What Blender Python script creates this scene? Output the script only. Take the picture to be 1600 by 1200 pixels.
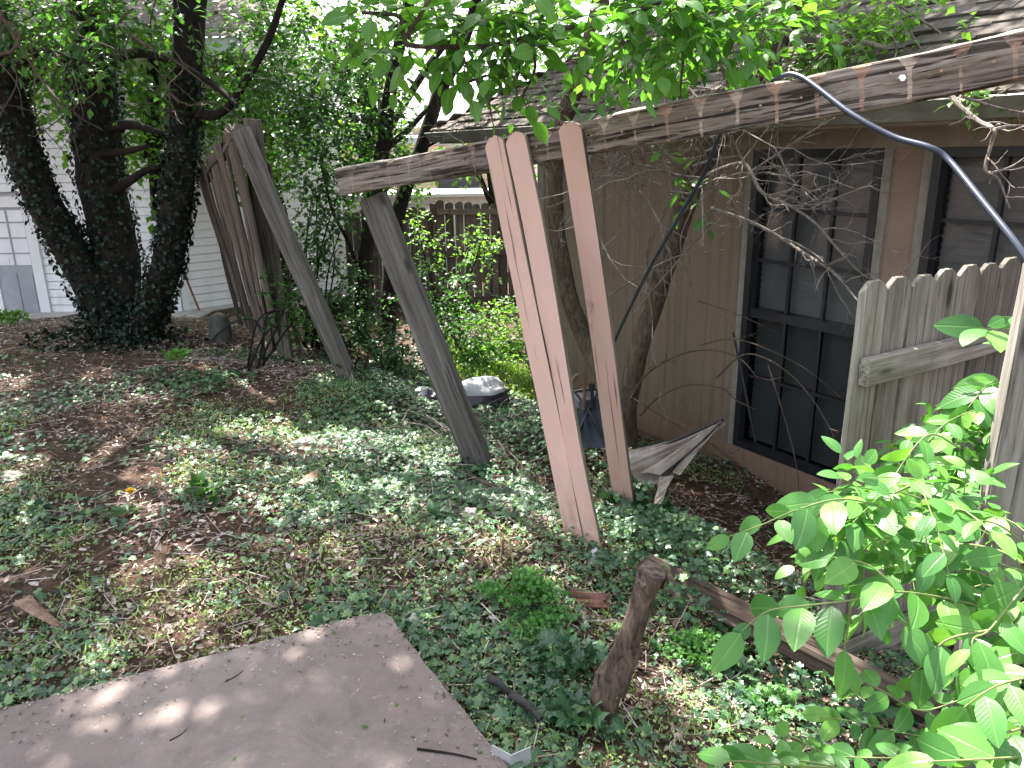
import bpy, bmesh, math, random
import numpy as np
from math import sin, cos, tan, pi, radians, sqrt
from mathutils import Vector, Matrix, noise

for o in list(bpy.data.objects): bpy.data.objects.remove(o)
SC = bpy.context.scene
COL = SC.collection
RNG = np.random.default_rng(7)
random.seed(7)

# ------------------------------------------------------------------ camera, sky, sun, exposure
CAMF, PITCH, ROLL, CAMH = 1209., radians(16.6), radians(-0.85), 1.6
cam = bpy.data.cameras.new('camera'); camo = bpy.data.objects.new('camera', cam); COL.objects.link(camo)
cam.sensor_width = 36; cam.lens = CAMF / 1600 * 36; cam.clip_start = .05; cam.clip_end = 500
camo.matrix_world = Matrix.Translation((0, 0, CAMH)) @ Matrix.Rotation(pi/2 - PITCH, 4, 'X') @ Matrix.Rotation(ROLL, 4, 'Z')
SC.camera = camo
SUN = np.array([-.26, .46, .85]); SUN = SUN / np.linalg.norm(SUN)
world = bpy.data.worlds.new('World'); SC.world = world; world.use_nodes = True
wn = world.node_tree.nodes; bg = wn['Background']
sky = wn.new('ShaderNodeTexSky'); sky.sky_type = 'NISHITA'; sky.sun_disc = False
sky.sun_elevation = math.asin(SUN[2]); sky.sun_rotation = math.atan2(SUN[0], SUN[1])
sky.dust_density = 3.0; sky.air_density = 1.0; sky.ozone_density = .6
hs = wn.new('ShaderNodeHueSaturation'); hs.inputs['Saturation'].default_value = .42; world.node_tree.links.new(sky.outputs[0], hs.inputs['Color']); world.node_tree.links.new(hs.outputs[0], bg.inputs[0]); bg.inputs[1].default_value = .122
sl = bpy.data.lights.new('sun', 'SUN'); sl.energy = 5.0; sl.angle = radians(.6); sl.color = (1, .95, .87)
so = bpy.data.objects.new('sun', sl); COL.objects.link(so); so.location = (0, 0, 20)
so.rotation_euler = Vector(SUN).to_track_quat('Z', 'Y').to_euler()
SC.view_settings.view_transform = 'Standard'; SC.view_settings.look = 'None'
SC.view_settings.exposure = 2.42; SC.view_settings.gamma = 1
SC.cycles.max_bounces = 7; SC.cycles.diffuse_bounces = 4; SC.cycles.transmission_bounces = 4; SC.cycles.transparent_max_bounces = 8
SC.cycles.use_denoising = True; SC.cycles.sample_clamp_indirect = 6

# ------------------------------------------------------------------ photo measurements -> places
_a = pi/2 - PITCH
_M = np.array([[1,0,0],[0,cos(_a),-sin(_a)],[0,sin(_a),cos(_a)]]) @ np.array([[cos(ROLL),-sin(ROLL),0],[sin(ROLL),cos(ROLL),0],[0,0,1]])
C0 = np.array([0, 0, CAMH])
def ray(px, py): return _M @ np.array([(px-800)/CAMF, -(py-600)/CAMF, -1.])
def gp(px, py, z=0):
    r = ray(px, py); return C0 + r*((z-CAMH)/r[2])
def dp(px, py, d):
    r = ray(px, py); return C0 + r*(d/r[1])
def A(*v): return np.array(v, float)
def unit(v): v = np.asarray(v, float); return v/np.linalg.norm(v)

# ------------------------------------------------------------------ noise helper (numpy value noise)
_T = np.random.default_rng(3).random((256, 256))
def vn(x, y, s=1.):
    x = np.asarray(x)*s + 100.3; y = np.asarray(y)*s + 57.1
    i = np.floor(x).astype(int); j = np.floor(y).astype(int); u = x-i; v = y-j
    u = u*u*(3-2*u); v = v*v*(3-2*v)
    a = _T[i % 256, j % 256]; b = _T[(i+1) % 256, j % 256]; c = _T[i % 256, (j+1) % 256]; d = _T[(i+1) % 256, (j+1) % 256]
    return (a*(1-u)+b*u)*(1-v)+(c*(1-u)+d*u)*v
CP = np.array([[-4,7.3,0],[-1.2,5.6,0],[-2.5,5.5,.02],[-.2,4.3,-.12],[.35,3.2,-.1],[.6,3.5,-.2],[.3,2,-.12],[1.,2.5,-.33],[1.3,4,-.62],
 [2,4.6,-.72],[1.2,6,-.72],[.6,7,-.7],[2,3,-.6],[1.1,1.6,-.3],[1.8,1.8,-.5],[-.5,6,-.28],[0,7,-.45],[-.4,11.7,-.8],[-7.3,10.9,-.42],[-3.6,10.2,-.42],
 [-2.3,8,-.12],[-.5,2.5,-.05],[-1.6,2,-.05],[0,1.7,-.06],[-1.8,3.5,0],[-1,4,0],[-3,4,0],[-6,6,0],[-8,3,0],[.15,4.5,-.42],[.45,4.5,-.5],[0,5.2,-.3],[3,12,-.9],[-2,12,-.8],[.75,4.3,-.5],
 [-3,0,-.05],[0,0,-.05],[2,0,-.5],[3,3,-.7],[4,-2,-.6],[-10,16,-.6],[8,16,-1],[8,6,-.8],[-1,8.8,-.5],[.6,2.7,-.15],[0,3.2,-.03],[-.6,3.2,0],[.05,2.5,-.06],[.1,1.2,-.08],[.6,1.4,-.2]], float)
def gz(x, y):
    x = np.asarray(x, float); y = np.asarray(y, float); s = x.shape
    xx = x.ravel(); yy = y.ravel(); out = np.zeros(len(xx))
    for k in range(0, len(xx), 20000):
        d2 = (xx[k:k+20000,None]-CP[:,0])**2 + (yy[k:k+20000,None]-CP[:,1])**2 + .02
        w = d2**-1.8; out[k:k+20000] = (w*CP[:,2]).sum(1)/w.sum(1)
    out += (vn(xx, yy, 1.7)-.5)*.05 + (vn(xx, yy, 7)-.5)*.022 + (vn(xx, yy, 22)-.5)*.010
    return out.reshape(s)
def g1(x, y): return float(gz(np.array([x]), np.array([y]))[0])
PC = A(-.48, 2.49); PL = unit(A(-1.09, -.51)); PR = unit(A(.45, -.77))
def in_patio(x, y, m=0.0):      # inside the concrete slab (grown by m)
    nl = A(-PL[1], PL[0]); nr = A(PR[1], -PR[0])
    if np.dot(nl, PR) < 0: nl = -nl
    if np.dot(nr, PL) < 0: nr = -nr
    a = (x-PC[0])*nl[0]+(y-PC[1])*nl[1]; b = (x-PC[0])*nr[0]+(y-PC[1])*nr[1]
    return (a > -m) & (b > -m)

# ------------------------------------------------------------------ mesh builder
class MB:
    def __init__(s): s.v=[]; s.f=[]; s.n=0; s.m=[]; s.uv=[]
    def add(s, v, f, mi=0, uv=None):
        v = np.asarray(v, float).reshape(-1, 3); f = np.asarray(f, int)
        s.v.append(v); s.f.append(f + s.n); s.m.append(np.full(len(f), mi)); s.n += len(v)
        s.uv.append(uv if uv is not None else np.zeros((len(v), 2)))
    def box(s, c, X, Y, Z, mi=0):     # centre and half-axes
        c = A(*c); P = [c+X*a+Y*b+Z*d for a in (-1,1) for b in (-1,1) for d in (-1,1)]
        s.add(P, [[0,1,3,2],[4,6,7,5],[0,4,5,1],[2,3,7,6],[0,2,6,4],[1,5,7,3]], mi)
    def abox(s, x0, x1, y0, y1, z0, z1, mi=0):
        s.box(((x0+x1)/2,(y0+y1)/2,(z0+z1)/2), A((x1-x0)/2,0,0), A(0,(y1-y0)/2,0), A(0,0,(z1-z0)/2), mi)
    def tube(s, pts, rad, sides=8, mi=0, cap=True, rough=0., seed=0):
        pts = np.asarray(pts, float); n = len(pts); rad = np.broadcast_to(rad, (n,))
        T = np.gradient(pts, axis=0); T /= (np.linalg.norm(T, axis=1, keepdims=True)+1e-9)
        u = np.cross(T[0], A(0,0,1));
        if np.linalg.norm(u) < .1: u = np.cross(T[0], A(0,1,0))
        u = unit(u); ang = np.arange(sides)*2*pi/sides; V = []; UV = []
        rg = np.random.default_rng(seed); L = 0
        ph = rg.random(6)*6
        for i in range(n):
            u = unit(u - T[i]*np.dot(u, T[i])); w = np.cross(T[i], u)
            if i: L += np.linalg.norm(pts[i]-pts[i-1])
            r = rad[i]*(1 + rough*(.5*np.sin(ang*2+ph[0]+L*3)+.35*np.sin(ang*5+ph[1]+L*7)+.4*np.sin(ang*3+ph[2]-L*13)+ .5*(rg.random(sides)-.5)))
            V.append(pts[i] + np.outer(np.cos(ang)*r, u) + np.outer(np.sin(ang)*r, w))
            UV.append(np.stack([ang/(2*pi), np.full(sides, L)], 1))
        V = np.concatenate(V); UV = np.concatenate(UV)
        k = np.arange(sides); k2 = (k+1) % sides; F = []
        for i in range(n-1): F.append(np.stack([i*sides+k, i*sides+k2, (i+1)*sides+k2, (i+1)*sides+k], 1))
        s.add(V, np.concatenate(F), mi, UV)
        if cap and sides > 3:
            b = s.n; s.add(np.vstack([V[:sides], V[-sides:], pts[0], pts[-1]]),
              np.vstack([np.stack([k2, k, np.full(sides, 2*sides)], 1), np.stack([sides+k, sides+k2, np.full(sides, 2*sides+1)], 1)]), mi)
    def inst(s, tv, tf, pos, Y, N, sc, mi=0, uvt=None, wsc=None):
        """copies of a small template (x across, y along, z normal)"""
        pos=np.asarray(pos,float); m=len(pos)
        if m == 0: return
        Y = Y/(np.linalg.norm(Y,axis=1,keepdims=True)+1e-9)
        N = N - Y*(N*Y).sum(1,keepdims=True); N = N/(np.linalg.norm(N,axis=1,keepdims=True)+1e-9)
        X = np.cross(Y, N); sc = np.broadcast_to(sc, (m,)); wsc = sc if wsc is None else wsc
        V = pos[:,None] + (tv[None,:,0,None]*wsc[:,None,None])*X[:,None] + (tv[None,:,1,None]*sc[:,None,None])*Y[:,None] + (tv[None,:,2,None]*sc[:,None,None])*N[:,None]
        k = len(tv)
        if not isinstance(tf, list): tf = [tf]
        base = s.n; first = True
        for F_ in tf:
            F = F_[None] + (np.arange(m)*k)[:,None,None]
            if first: s.add(V.reshape(-1,3), F.reshape(-1, F_.shape[1]), mi, np.tile(uvt if uvt is not None else tv[:,:2], (m,1))); first=False
            else:
                s.f.append(F.reshape(-1,F_.shape[1])+base); s.m.append(np.full(m*len(F_), mi))
    def mesh(s, name, mats, smooth=False, off=None):
        me = bpy.data.meshes.new(name)
        v = np.concatenate(s.v)
        if off is not None: v = v - np.asarray(off)
        me.vertices.add(len(v)); me.vertices.foreach_set('co', v.ravel())
        loops = np.concatenate([f.ravel() for f in s.f]); me.loops.add(len(loops)); me.loops.foreach_set('vertex_index', loops.astype(np.int32))
        tot = np.concatenate([np.full(len(f), f.shape[1]) for f in s.f]); st = np.concatenate([[0], np.cumsum(tot)[:-1]])
        me.polygons.add(len(tot)); me.polygons.foreach_set('loop_start', st.astype(np.int32))
        me.polygons.foreach_set('material_index', np.concatenate(s.m).astype(np.int32))
        me.polygons.foreach_set('use_smooth', np.full(len(tot), smooth))
        uv = np.concatenate(s.uv); ul = me.uv_layers.new(name='UVMap'); ul.data.foreach_set('uv', uv[loops].ravel())
        me.update(calc_edges=True)
        for m in (mats if isinstance(mats, (list, tuple)) else [mats]): me.materials.append(m)
        return me
    def build(s, name, mats, parent=None, smooth=False, org=None):
        """one mesh object; origin at parent's place or org"""
        o = None
        if parent is not None: off = wloc(parent)
        else: off = A(*org) if org is not None else A(0,0,0)
        o = bpy.data.objects.new(name, s.mesh(name, mats, smooth, off)); COL.objects.link(o)
        if parent is not None: o.parent = parent
        else: o.location = off
        return o
def wloc(o):
    p = A(0,0,0)
    while o is not None: p = p + np.array(o.location); o = o.parent
    return p
def thing(name, label, cat, loc, group=None):
    o = bpy.data.objects.new(name, None); COL.objects.link(o); o.location = loc; o.empty_display_size = .1
    return tag(o, label, cat, group)
def tag(o, label, cat, group=None, kind=None):
    if label: o['label'] = label
    if cat: o['category'] = cat
    if group: o['group'] = group
    if kind: o['kind'] = kind
    return o
def struct(o): o['kind'] = 'structure'; return o

# ------------------------------------------------------------------ materials
class NT:
    def __init__(s, name):
        s.m = bpy.data.materials.new(name); s.m.use_nodes = True; s.t = s.m.node_tree
        s.b = s.t.nodes['Principled BSDF']; s.out = s.t.nodes['Material Output']
    def n(s, t, **kw):
        nd = s.t.nodes.new('ShaderNode'+t)
        for k, v in kw.items():
            if k.startswith('i_'): s.set(nd.inputs[k[2:].replace('_',' ')], v)
            else: setattr(nd, k, v)
        return nd
    def set(s, inp, v):
        if isinstance(v, bpy.types.NodeSocket): s.t.links.new(v, inp)
        else: inp.default_value = v
    def coord(s, which='Object', scale=(1,1,1), loc=None):
        c = s.n('TexCoord'); m = s.n('Mapping'); s.t.links.new(c.outputs[which], m.inputs[0]); m.inputs['Scale'].default_value = scale
        if loc is not None: s.t.links.new(loc, m.inputs['Location'])
        return m.outputs[0]
    def rnd(s, k=20.):
        i = s.n('ObjectInfo'); return s.math('MULTIPLY', i.outputs['Random'], k)
    def noise(s, vec, scale, detail=5, rough=.6, dist=0.):
        n = s.n('TexNoise'); s.t.links.new(vec, n.inputs['Vector']); n.inputs['Scale'].default_value = scale
        n.inputs['Detail'].default_value = detail; n.inputs['Roughness'].default_value = rough; n.inputs['Distortion'].default_value = dist
        return n.outputs[0]
    def ramp(s, f, stops):
        r = s.n('ValToRGB'); s.t.links.new(f, r.inputs[0]); e = r.color_ramp.elements
        while len(e) < len(stops): e.new(.5)
        for i, (p, c) in enumerate(stops):
            e[i].position = p; e[i].color = (*c, 1) if len(c) == 3 else c
        return r.outputs[0]
    def mr(s, f, a, b, c=0., d=1.):
        r = s.n('MapRange'); s.set(r.inputs[0], f)
        for i, v in enumerate((a,b,c,d)): s.set(r.inputs[i+1], v)
        return r.outputs[0]
    def math(s, op, a, b=0., c=0.):
        m = s.n('Math', operation=op)
        for i, v in enumerate((a,b,c)): s.set(m.inputs[i], v)
        return m.outputs[0]
    def mix(s, f, a, b, blend='MIX'):
        m = s.n('Mix', data_type='RGBA', blend_type=blend); s.set(m.inputs[0], f)
        for i, v in ((6,a),(7,b)): s.set(m.inputs[i], (*v,1) if isinstance(v, tuple) and len(v)==3 else v)
        return m.outputs[2]
    def bump(s, h, st=.3, d=.01):
        b = s.n('Bump'); b.inputs['Strength'].default_value = st; b.inputs['Distance'].default_value = d; s.t.links.new(h, b.inputs['Height'])
        s.t.links.new(b.outputs[0], s.b.inputs['Normal']); return b.outputs[0]
    def fin(s, col=None, rough=.8, spec=.3, metal=0.):
        if col is not None: s.set(s.b.inputs['Base Color'], (*col,1) if isinstance(col, tuple) and len(col)==3 else col)
        s.set(s.b.inputs['Roughness'], rough); s.b.inputs['Specular IOR Level'].default_value = spec; s.b.inputs['Metallic'].default_value = metal
        return s.m

def m_leaf(name, cols, trans=.35, rough=.45, spec=.4, veins=0, tcol=None):
    s = NT(name); g = s.n('NewGeometry'); r = g.outputs['Random Per Island']
    col = s.ramp(r, [(i/(len(cols)-1), c) for i, c in enumerate(cols)])
    v2 = s.noise(s.coord('Object'), 1.3, 2); col = s.mix(s.mr(v2,.35,.65,0,.45), col, s.mix(1., col, (.75,.85,.6), 'MULTIPLY'))
    if veins:
        uv = s.n('TexCoord').outputs['UV']; sx = s.n('SeparateXYZ'); s.t.links.new(uv, sx.inputs[0])
        ax = s.math('ABSOLUTE', sx.outputs[0])
        mid = s.mr(ax, 0., .03, 1., 0.)
        ph = s.math('SUBTRACT', sx.outputs[1], s.math('MULTIPLY', ax, .9))
        w = s.math('PINGPONG', s.math('MULTIPLY', ph, 11.), .5); side = s.mr(w, 0., .10, .55, 0.)
        vv = s.math('MAXIMUM', mid, s.math('MULTIPLY', side, .6))
        col = s.mix(s.math('MULTIPLY', vv, .26), col, s.mix(.6, col, (.45,.6,.25)))
        s.bump(s.math('MULTIPLY', vv, -1.), .35, .002)
    s.fin(col, rough, spec)
    tr = s.n('BsdfTranslucent'); s.t.links.new(s.mix(1., col, tcol or (1.6,1.7,.7), 'MULTIPLY'), tr.inputs[0])
    mx = s.n('MixShader'); mx.inputs[0].default_value = trans
    s.t.links.new(s.b.outputs[0], mx.inputs[1]); s.t.links.new(tr.outputs[0], mx.inputs[2]); s.t.links.new(mx.outputs[0], s.out.inputs[0])
    return s.m

def m_wood(name, dark, mid, light, moss=0., grain=1., mosscol=(.07,.085,.04), bumpk=.5):
    s = NT(name); rv = s.rnd(37.)
    cx = s.n('CombineXYZ'); s.set(cx.inputs[0], rv); s.set(cx.inputs[2], rv)
    v = s.coord('Object', (38*grain, 38*grain, 1.6*grain), cx.outputs[0]); v1 = s.coord('Object', (7, 7, 1.1), cx.outputs[0])
    a = s.noise(v, 1., 6, .65, .4); b = s.noise(v1, 1., 4, .6)
    c = s.ramp(s.math('ADD', s.math('MULTIPLY', a, .7), s.math('MULTIPLY', b, .3)), [(.33,dark),(.5,mid),(.66,light)])
    v3 = s.coord('Object', (90, 90, 2.5), cx.outputs[0]); ck = s.noise(v3, 1., 3, .5)
    crack = s.mr(ck, .33, .40, 1., 0.)
    c = s.mix(s.math('MULTIPLY', crack, .75), c, tuple(x*.25 for x in dark))
    if moss: c = s.mix(s.math('MULTIPLY', s.mr(s.noise(s.coord('Object', (5,5,2.2), cx.outputs[0]), 1., 5, .7), .45, .68), moss), c, mosscol)
    c = s.mix(s.mr(s.noise(v1, 1.7, 2), .4, .7, 0., .35), c, tuple(x*1.25 for x in mid))
    io = s.n('ObjectInfo').outputs['Random']; br = s.mr(io, 0., 1., .68, 1.18); cc = s.n('CombineXYZ')
    for q in range(3): s.set(cc.inputs[q], br)
    c = s.mix(1., c, cc.outputs[0], 'MULTIPLY')
    vk = s.n('TexVoronoi'); s.t.links.new(s.coord('Object', (9,9,2.6), cx.outputs[0]), vk.inputs[0]); vk.inputs['Scale'].default_value = 1.
    sk = s.n('SeparateColor'); s.t.links.new(vk.outputs['Color'], sk.inputs[0])
    knot = s.math('MULTIPLY', s.mr(vk.outputs['Distance'], .10, .17, 1., 0.), s.math('GREATER_THAN', sk.outputs[0], .72)); c = s.mix(s.math('MULTIPLY', knot, .8), c, tuple(x*.35 for x in dark))
    s.bump(s.math('SUBTRACT', a, s.math('MULTIPLY', crack, .8)), bumpk, .006)
    return s.fin(c, .88, .2)

W = {}
W['gray'] = m_wood('weathered_gray_wood', (.07,.06,.052), (.165,.15,.135), (.30,.28,.255), moss=.15)
W['post'] = m_wood('weathered_post_wood', (.07,.06,.053), (.165,.147,.135), (.29,.265,.25), moss=.22, mosscol=(.075,.085,.05))
W['fence'] = m_wood('brown_fence_wood', (.035,.029,.025), (.095,.08,.069), (.17,.147,.13), moss=.15)
W['panel'] = m_wood('mossy_panel_wood', (.09,.078,.065), (.23,.205,.175), (.40,.37,.33), moss=.55, mosscol=(.065,.062,.042))
W['raw'] = m_wood('raw_edge_wood', (.05,.04,.033), (.13,.11,.09), (.22,.19,.16), moss=.1)
W['plank'] = m_wood('fallen_plank_wood', (.03,.021,.017), (.085,.06,.048), (.20,.155,.13), moss=.15)
W['leaner'] = m_wood('pinkish_brown_slat_wood', (.055,.04,.034), (.14,.105,.09), (.25,.20,.17), moss=.1)

def m_paint():
    s = NT('salmon_painted_wood'); rv = s.rnd(11.); cx = s.n('CombineXYZ'); s.set(cx.inputs[0], rv); s.set(cx.inputs[2], rv)
    v = s.coord('Object', (45,45,1.8), cx.outputs[0]); a = s.noise(v, 1., 5, .6, .3)
    base = s.mix(s.mr(s.noise(s.coord('Object',(3,3,1.5),cx.outputs[0]),1.,3),.3,.7), (.55,.345,.285), (.64,.42,.355))
    c = s.mix(s.mr(a, .55, .75, 0., .12), base, (.64,.40,.32))
    dirt = s.noise(s.coord('Object',(9,9,4),cx.outputs[0]), 1., 6, .7); c = s.mix(s.mr(dirt,.62,.72,0.,.8), c, (.20,.13,.095))
    cr = s.noise(s.coord('Object',(60,60,1.3),cx.outputs[0]),1.,2,.5); crk = s.mr(cr,.29,.325,1.,0.)
    c = s.mix(s.math('MULTIPLY',crk,.75), c, (.10,.06,.045))
    z = s.n('SeparateXYZ'); s.t.links.new(s.n('TexCoord').outputs['Object'], z.inputs[0])
    lo = s.mr(z.outputs[2], 0., .35, .5, 0.); c = s.mix(s.math('MULTIPLY', lo, s.mr(dirt,.4,.6)), c, (.17,.10,.06))
    s.bump(s.math('SUBTRACT', a, crk), .35, .003)
    return s.fin(c, .6, .35)
W['paint'] = m_paint()

def m_beam():
    s = NT('split_beam_wood'); tc = s.n('TexCoord').outputs['Object']; sp = s.n('SeparateXYZ'); s.t.links.new(tc, sp.inputs[0])
    x, z = sp.outputs[0], sp.outputs[2]
    a = s.noise(s.coord('Object',(55,55,2.2)), 1., 6, .7, .6); b = s.noise(s.coord('Object',(14,14,1.2)), 1., 5, .6, .5)
    c = s.ramp(s.math('ADD', s.math('MULTIPLY', a, .6), s.math('MULTIPLY', b, .4)), [(.34,(.04,.03,.025)),(.43,(.15,.118,.10)),(.53,(.27,.225,.20)),(.66,(.42,.37,.33))])
    big = s.noise(s.coord('Object',(3,3,2.4)), 1., 3); c = s.mix(s.mr(big,.42,.6,0.,.6), c, s.mix(.5, c, (.09,.05,.04)))
    crk = s.mr(s.noise(s.coord('Object',(70,70,1.9)), 1., 3), .36, .42, 1., 0.)
    c = s.mix(s.math('MULTIPLY', crk, .9), c, (.012,.008,.007)); ck2 = s.mr(s.noise(s.coord('Object',(24,24,.9)), 1., 4, .6, .8), .40, .43, 1., 0.); ck3 = s.mr(s.noise(s.coord('Object',(24,24,.9)), 1., 4, .6, .8), .37, .40, 1., 0.)
    c = s.mix(s.math('MULTIPLY', s.math('SUBTRACT', ck2, ck3), .0), c, (.5,.45,.4)); c = s.mix(s.math('MULTIPLY', ck2, .8), c, (.018,.012,.01))
    # paint left in the gaps between the lost pickets: a stripe with a wedge under the dog-ears
    ph = s.math('PINGPONG', s.math('ADD', z, .04), .0715)           # 0 at the middle of a gap
    wob = s.math('MULTIPLY', s.math('SUBTRACT', s.noise(s.coord('Object',(30,30,30)),1.,3), .5), .016)
    wob2 = s.math('MULTIPLY', s.math('SUBTRACT', s.noise(s.coord('Object',(0,0,9)),1.,2), .5), .022)
    d = s.math('ADD', s.math('ABSOLUTE', s.math('ADD', ph, wob2)), wob)
    wedge = s.mr(x, .022, .062, .006, .032)
    stripe = s.math('LESS_THAN', d, wedge)
    worn = s.mr(s.noise(s.coord('Object',(26,26,9)),1.,5,.7), .40, .52)
    alng = s.mr(z, .3, 2.0, .30, .85)
    pf = s.math('MULTIPLY', s.math('MULTIPLY', stripe, worn), alng)
    pcol = s.mix(s.mr(s.noise(s.coord('Object',(5,5,6)),1.,2),.42,.58), (.42,.25,.18), (.52,.42,.34))
    c = s.mix(pf, c, pcol)
    top = s.mr(x, .064, .072); c = s.mix(s.math('MULTIPLY', top, .6), c, (.42,.38,.34))
    s.bump(s.math('SUBTRACT', s.math('MULTIPLY', a, .8), s.math('MAXIMUM', crk, ck2)), 1., .010)
    return s.fin(c, .8, .3)
W['beam'] = m_beam()

def m_bark(name, d, l, sc=1., moss=0., mc=(.06,.08,.04)):
    s = NT(name); v = s.coord('Object', (16*sc,16*sc,5*sc)); a = s.noise(v, 1., 7, .7, .8); b = s.noise(s.coord('Object',(3,3,2)),1.,3)
    c = s.ramp(a, [(.35, d), (.6, l), (.75, tuple(min(1,x*1.5) for x in l))]); c = s.mix(s.mr(b,.4,.65,0,.5), c, s.mix(1., c, (.6,.55,.5), 'MULTIPLY'))
    if moss: c = s.mix(s.mr(b,.5,.7,0,moss), c, mc)
    s.bump(a, .9, .02*min(1,1/sc)); return s.fin(c, .9, .2)
B_dark = m_bark('dark_bark', (.007,.006,.005), (.028,.022,.018))
B_tan = m_bark('tan_bark', (.05,.038,.03), (.155,.115,.09), 2.)
B_gray = m_bark('gray_twig_bark', (.10,.085,.075), (.28,.24,.22), 3.)
B_red = m_bark('reddish_bark', (.042,.030,.024), (.165,.118,.095), 2.6)
B_twig = m_bark('brown_twig', (.04,.03,.024), (.12,.09,.07), 3.)
B_green = NT('green_stem').fin((.16,.20,.07), .6)

def m_flat(name, c1, c2, sc=4., rough=.8, spec=.3, metal=0, bump=0., dirt=None, dsc=1.2):
    s = NT(name); n = s.noise(s.coord('Object'), sc, 5, .65)
    c = s.mix(s.mr(n,.35,.65), c1, c2)
    if dirt: c = s.mix(s.mr(s.noise(s.coord('Object',(1,1,.35)), dsc*3, 6, .7), .48, .7, 0, .7), c, dirt)
    if bump: s.bump(n, bump, .01)
    return s.fin(c, rough, spec, metal)

def m_soil():
    s = NT('leaf_strewn_soil'); v = s.coord('Object'); a = s.noise(v, 1.1, 4); b = s.noise(v, 14., 8, .75, .5); d = s.noise(v, 60., 4, .7)
    c = s.ramp(b, [(.3,(.022,.016,.013)),(.48,(.065,.044,.034)),(.62,(.16,.108,.084)),(.75,(.30,.225,.19))])
    c = s.mix(s.mr(a,.4,.65,0,.65), c, s.mix(s.mr(d,.3,.7), (.06,.033,.023), (.15,.078,.052)))
    c = s.mix(s.mr(s.noise(v,2.3,3),.5,.7,0,.45), c, s.mix(1.,c,(.5,.55,.4),'MULTIPLY'))
    s.bump(s.math('ADD', b, s.math('MULTIPLY', d, .5)), .9, .03); return s.fin(c, .95, .15)
M_soil = m_soil()
def m_conc():
    s = NT('patio_concrete'); v = s.coord('Object'); a = s.noise(v, 1.6, 5, .6); b = s.noise(v, 90., 3, .6); c2 = s.noise(v, 9., 6, .7)
    c = s.mix(s.mr(a,.35,.65), (.175,.136,.125), (.265,.215,.20)); c = s.mix(s.mr(c2,.42,.7,0,.5), c, (.14,.115,.115))
    c = s.mix(s.mr(b,.28,.36,.8,0.), c, (.08,.065,.06)); st_ = s.noise(v, 3.3, 7, .75, .6); c = s.mix(s.mr(st_,.52,.60,0,.25), c, (.085,.068,.062)); c = s.mix(s.mr(s.noise(v, 24., 4, .7),.60,.68,0,.6), c, (.30,.26,.25)); vo = s.n('TexVoronoi'); s.t.links.new(v, vo.inputs[0]); vo.inputs['Scale'].default_value = 42.
    gc = s.n('SeparateColor'); s.t.links.new(vo.outputs['Color'], gc.inputs[0])
    pk = s.math('MULTIPLY', s.math('LESS_THAN', vo.outputs['Distance'], .16), s.math('GREATER_THAN', gc.outputs[0], .93)); c = s.mix(s.math('MULTIPLY',pk,.5), c, (.42,.39,.37))
    s.bump(s.math('ADD', b, c2), .5, .004); return s.fin(c, .85, .25)
M_conc = m_conc()
def m_wall(name, top, low, streak):
    s = NT(name); v = s.coord('Object'); z = s.n('SeparateXYZ'); s.t.links.new(s.n('TexCoord').outputs['Object'], z.inputs[0])
    st = s.noise(s.coord('Object',(16,16,.7)),1.,6,.65); c = s.mix(s.mr(s.math('ADD', z.outputs[2], s.math('MULTIPLY', s.noise(v,1.4,4), .8)), .05, .75), low, top)
    c = s.mix(s.mr(st,.5,.66,0,.6), c, streak); c = s.mix(s.mr(s.noise(v,30.,3),.5,.8,0,.25), c, (.10,.08,.065))
    s.bump(s.noise(s.coord('Object',(60,60,2)),1.,4), .25, .003); return s.fin(c, .85, .2)
M_tan = m_wall('tan_panel_paint', (.24,.18,.138), (.30,.19,.14), (.145,.107,.082))
M_skirt = m_wall('pink_skirt_paint', (.27,.18,.14), (.25,.165,.125), (.15,.10,.075))
M_pinkpanel = m_flat('pink_tan_panel', (.27,.19,.155), (.32,.225,.185), 6., .8)
M_trim = m_flat('worn_beige_trim', (.24,.22,.195), (.31,.285,.255), 12., .8, dirt=(.14,.11,.09))
M_bronze = m_flat('dark_window_frame', (.012,.013,.018), (.02,.021,.028), 8., .4, .5)
M_blind = m_flat('white_blind', (.62,.61,.60), (.70,.69,.68), 3., .6)
M_gutter = m_flat('gray_gutter', (.13,.125,.11), (.19,.18,.16), 5., .5, .4, dirt=(.07,.06,.05))
M_fascia = m_flat('tan_fascia', (.24,.21,.175), (.30,.265,.22), 5., .7, dirt=(.15,.12,.09))
M_soffit = m_flat('soffit', (.30,.26,.22), (.36,.31,.26), 5., .8)
def m_shingle():
    s = NT('weathered_shingle'); g = s.n('NewGeometry'); v = s.coord('Object')
    c = s.ramp(g.outputs['Random Per Island'], [(0,(.045,.038,.034)),(.5,(.085,.072,.064)),(1,(.14,.12,.105))])
    n = s.noise(v, 22., 6, .75); c = s.mix(s.mr(n,.35,.7,0,.7), c, (.15,.13,.115)); c = s.mix(s.mr(s.noise(v,2.,4),.5,.7,0,.4), c, (.04,.04,.028))
    s.bump(n, .7, .01); return s.fin(c, .9, .2)
M_shingle = m_shingle()
M_white = m_flat('white_lap_siding', (.80,.79,.81), (.86,.85,.87), 1.5, .6, .3, dirt=(.62,.61,.60))
M_whitetrim = m_flat('white_trim', (.75,.74,.76), (.80,.79,.80), 3., .5)
M_slab2 = m_flat('pale_concrete', (.42,.38,.37), (.58,.54,.54), 3., .8, dirt=(.25,.2,.18))
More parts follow.
